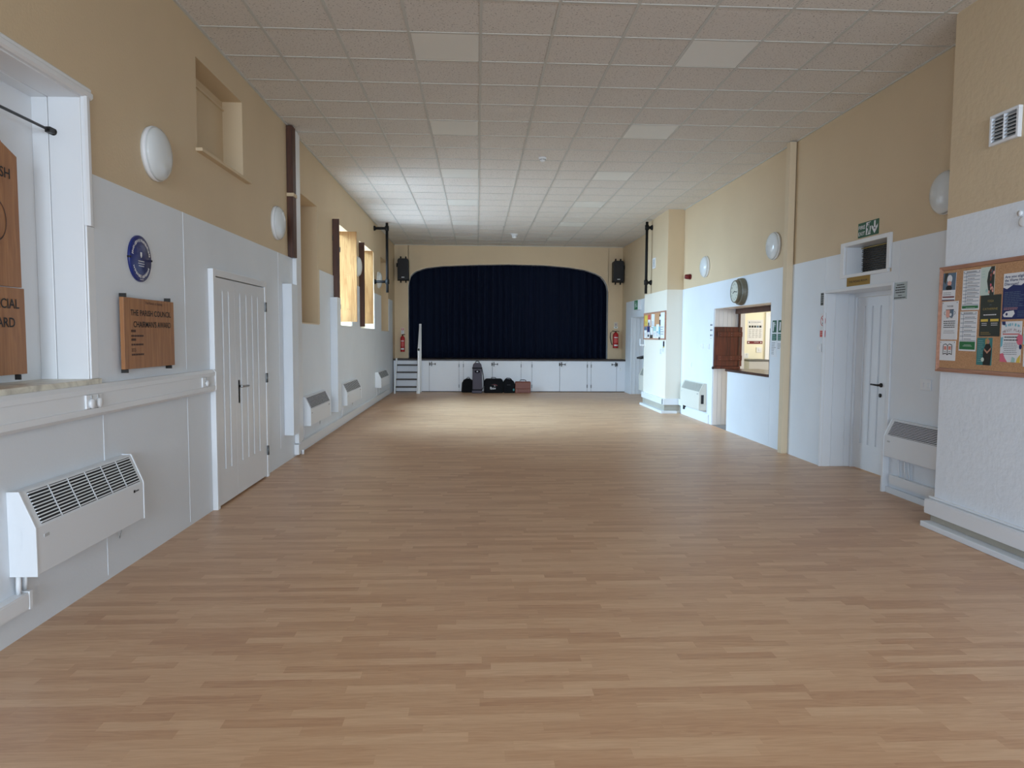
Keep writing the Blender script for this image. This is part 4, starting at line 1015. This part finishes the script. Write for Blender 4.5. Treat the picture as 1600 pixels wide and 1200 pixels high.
def q3(k, y, w, h):
    cx, cz = w*.5, h*.55
    for s in (-1, 1):
        k.poly([(cx, cz+.035), (cx+s*.02, cz+.048), (cx+s*.05, cz+.042), (cx+s*.055, cz+.03), (cx+s*.055, cz-.04), (cx+s*.02, cz-.032), (cx, cz-.045)], y, 'ink')
        k.poly([(cx+s*.004, cz+.032), (cx+s*.02, cz+.042), (cx+s*.046, cz+.037), (cx+s*.049, cz-.032), (cx+s*.02, cz-.025), (cx+s*.004, cz-.036)], y-.0004, 'paper')
        k.rect(min(cx+s*.010, cx+s*.042), max(cx+s*.010, cx+s*.042), cz-.002, cz+.028, y-.0006, 'salmon').lines(min(cx+s*.014, cx+s*.038), max(cx+s*.014, cx+s*.038), cz+.016, 2, .010, .005, y-.0008, 'coral', .1).lines(min(cx+s*.014, cx+s*.038), max(cx+s*.014, cx+s*.038), cz-.018, 1, .01, .004, y-.0008, 'ink', .2)
    pins(k, y, w, h)
poster(5.49, 5.305, 1.355, 1.51, q3, 'square white sheet with an open book drawing on the near noticeboard')
def tt(rows, foot):
    def dr(k, y, w, h):
        f0 = foot
        k.rect(w*.04, w*.96, h*.04, h*(f0+.04), y, 'mid_green').lines(w*.25, w*.8, h*(f0*.75), 2, h*.03, h*.01, y-.0004, 'pale_green', .3, 'C')
        for i in range(rows+1):
            z = h*(f0+.06)+(h*.86-h*f0)*i/rows; k.rect(w*.04, w*.96, z, z+.0035, y, 'slate_blue')
            if i < rows: k.lines(w*.28, w*.9, z+.010, 1, .01, .005, y, 'ink_soft', .5)
        k.rect(w*.2, w*.22, h*(f0+.06), h*.92, y-.0002, 'slate_blue').lines(w*.2, w*.8, h*.945, 1, .01, .007, y, 'ink_soft', .1); pins(k, y, w, h)
    return dr
poster(5.26, 5.07, 1.745, 2.045, tt(9, .07), 'upper of two ruled timetables with a green foot on the near noticeboard', tilt=.015)
poster(5.27, 5.085, 1.435, 1.735, tt(6, .20), 'lower of two ruled timetables with a green foot on the near noticeboard', tilt=.01)
def q6(k, y, w, h):
    k.poly([(w, 0), (w, h), (w*.75, h), (w*.55, h*.8), (w*.48, h*.5), (w*.58, h*.2), (w*.7, 0)], y, 'forest')
    for i in range(16): k.disc(w*random.uniform(.65, .95), h*random.uniform(.1, .9), .008, y-.0003-.00005*i, random.choice(('salmon', 'pink', 'slate_blue', 'leather')), .012, 8)
    k.disc(w*.5, h*.16, .012, y-.002, 'pale_teal').lines(w*.1, w*.4, h*.85, 3, h*.1, h*.02, y, 'pale_teal', .4)
poster(5.065, 4.925, 1.845, 2.05, q6, 'pale green flyer with a dark patterned curve, top middle of the near noticeboard', 'pale_green')
def q7(k, y, w, h):
    k.text('YOGA', w*.5, h*.83, .022, y, 'gold_ink', 'C').text('with', w*.5, h*.75, .013, y, 'slate_blue', 'C').text('CATHERINE', w*.5, h*.64, .022, y, 'gold_ink', 'C', width=w*.72)
    k.lines(w*.15, w*.85, h*.51, 1, .01, .007, y, 'paper', .1, 'C').rect(w*.06, w*.42, h*.36, h*.42, y, 'yellow').rect(w*.53, w*.93, h*.36, h*.42, y, 'yellow').lines(w*.1, w*.38, h*.31, 2, h*.045, h*.015, y, 'paper', .1, 'C').lines(w*.56, w*.9, h*.31, 2, h*.045, h*.015, y, 'paper', .1, 'C').lines(w*.08, w*.6, h*.09, 2, h*.04, h*.012, y, 'gold_ink', .2)
poster(5.055, 4.85, 1.545, 1.845, q7, 'dark green YOGA poster with yellow tabs on the near noticeboard', 'forest')
def q8(k, y, w, h):
    k.lines(w*.08, w*.45, h*.88, 11, h*.075, h*.012, y, 'pale_teal', .4)
    k.poly([(w*.45, 0), (w*.92, 0), (w*.98, h*.6), (w*.85, h*.78), (w*.6, h*.78), (w*.42, h*.5)], y-.0003, 'black').disc(w*.74, h*.86, w*.10, y-.0006, 'skin', h*.085).poly([(w*.55, h*.95), (w*.75, h), (w*.7, h*.8), (w*.55, h*.75)], y-.0005, 'gold_ink').poly([(w*.5, h*.62), (w*.7, h*.5), (w*.95, h*.66), (w*.92, h*.56), (w*.7, h*.42), (w*.5, h*.54)], y-.0007, 'skin').disc(w*.42, h*.2, w*.1, y-.0006, 'pale_green', h*.08)
poster(5.07, 4.915, 1.335, 1.535, q8, 'teal flyer showing a person in black below the dark green poster', 'teal')
def q9(k, y, w, h):
    k.poly([(0, 0), (w, 0), (w, h*.82), (w*.8, h*.75), (w*.7, h*.80), (w*.55, h*.72), (w*.3, h*.74), (w*.12, h*.66), (0, h*.70)], y, 'navy')
    k.text('Are you eligible for', .012, h*.90, .026, y-.0004, 'navy', width=w*.86, bold=True).text('the Warm Home', .012, h*.82, .026, y-.0006, 'navy', width=w*.68, bold=True).text('Discount?', .012, h*.74, .026, y-.0006, 'navy', width=w*.44, bold=True)
    k.lines(.015, w*.85, h*.58, 9, h*.038, h*.012, y-.0005, 'slate_blue', .4).lines(.015, w*.5, h*.24, 2, h*.03, h*.010, y-.0005, 'salmon', .2)
    k.poly([(.02, h*.05), (w*.32, h*.04), (w*.40, h*.12), (w*.36, h*.19), (w*.12, h*.17), (.01, h*.10)], y-.0005, 'paper').disc(w*.15, h*.11, .010, y-.0008, 'navy').lines(w*.48, w*.9, h*.16, 4, h*.035, h*.010, y-.0005, 'slate_blue', .3)
poster(4.835, 4.535, 1.665, 1.985, q9, 'navy and white Warm Home Discount poster at the right frame edge')
def q10(k, y, w, h):
    k.poly([(0, 0), (w*.38, 0), (w*.25, h*.10), (.03, h*.22), (0, h*.2)], y, 'pink').poly([(w*.55, 0), (w*.75, 0), (w*.75, h*.1), (w*.6, h*.14)], y, 'pale_teal').poly([(w*.8, 0), (w, 0), (w, h*.2), (w*.85, h*.1)], y, 'yellow').disc(w*.93, h*.55, w*.16, y, 'pink', h*.13).disc(w*.98, h*.38, w*.07, y-.0003, 'navy', h*.06).poly([(0, h*.35), (w*.10, h*.4), (w*.12, h*.62), (0, h*.6)], y, 'sky_blue').poly([(w*.02, h), (w*.2, h), (w*.22, h*.9), (w*.05, h*.92)], y, 'navy')
    arc = MB('sky_blue'); arc_marks(arc, .20, .222, PI*.395, PI*.605, 9, y-.001, 'sky_blue'); k.raw([(v[0]+w*.54, v[1], v[2]+h*.88-.20) for v in arc.v], arc.f, 'sky_blue')
    arc = MB('dark_red'); arc_text(arc, 'MESSY PLAY', .20, PI/2, .026, y-.001, 'dark_red', step=.083); k.raw([(v[0]+w*.54, v[1], v[2]+h*.76-.20) for v in arc.v], arc.f, 'dark_red')
    k.rect(w*.1, w*.92, h*.675, h*.70, y-.0012, 'coral').lines(w*.16, w*.86, h*.60, 2, h*.07, h*.025, y-.0012, 'ink', .2, 'C').lines(w*.14, w*.86, h*.46, 7, h*.045, h*.012, y-.0012, 'ink_soft', .2, 'C')
poster(4.835, 4.645, 1.365, 1.65, q10, 'colourful MESSY PLAY poster below the navy poster on the near noticeboard')
poster(4.625, 4.42, 1.62, 1.655, lambda k, y, w, h: k.lines(.01, w*.9, h*.4, 1, .01, .008, y), 'narrow white strip at the right frame edge under the navy poster')
poster(4.63, 4.42, 1.49, 1.61, lambda k, y, w, h: k.rect(0, w, 0, h*.6, y, 'pale_teal'), 'pale teal edge of a poster cut by the right frame edge')
poster(4.62, 4.42, 1.34, 1.48, lambda k, y, w, h: k.lines(.01, w*.9, h*.6, 4, h*.13, h*.04, y), 'white sheet edge beside the colourful play poster at the frame edge')

# ------------------------------------------------------------------ ceiling panels and detectors
ORD = ['nearest', 'second', 'third', 'fourth', 'fifth', 'sixth']
for side, j in (('left', -1), ('right', 3)):
    for n, kk in enumerate(range(0, 24, 4)):
        x, y = X0+T*j, Y0+T*kk
        t = thing('ceiling_light_panel', '%s unlit square light panel from the camera in the %s ceiling row' % (ORD[n], side), 'ceiling light', Matrix.Translation((x, y, HC)), 'flat ceiling light panels')
        MB('panel_lens').box(.016, T-.016, .016, T-.016, -.003, -.0005).build('diffuser', t)
def detector(x, y, label, r=.055, h=.06):
    t = thing('smoke_detector', label, 'smoke detector', Matrix.Translation((x, y, HC)), 'ceiling detectors')
    MB('plastic_white').lathe([(r, 0), (r, -.018), (r*.8, -.024)], axis='z', n=24).build('base', t)
    MB('plastic_white').lathe([(r*.72, -.024), (r*.7, -h*.75), (r*.4, -h), (0, -h)], axis='z', n=24).build('head', t)
    k = MB('ink_soft')
    for i in range(10):
        a = 2*PI*i/10; k.box(r*.7*math.cos(a)-.004, r*.7*math.cos(a)+.004, r*.7*math.sin(a)-.004, r*.7*math.sin(a)+.004, -h*.65, -h*.45)
    k.build('vents', t)
detector(.92, 10.12, 'white smoke detector in the middle of the ceiling, nearer the camera')
detector(.92, 17.65, 'white smoke detector on the ceiling close to the stage', .09, .10)
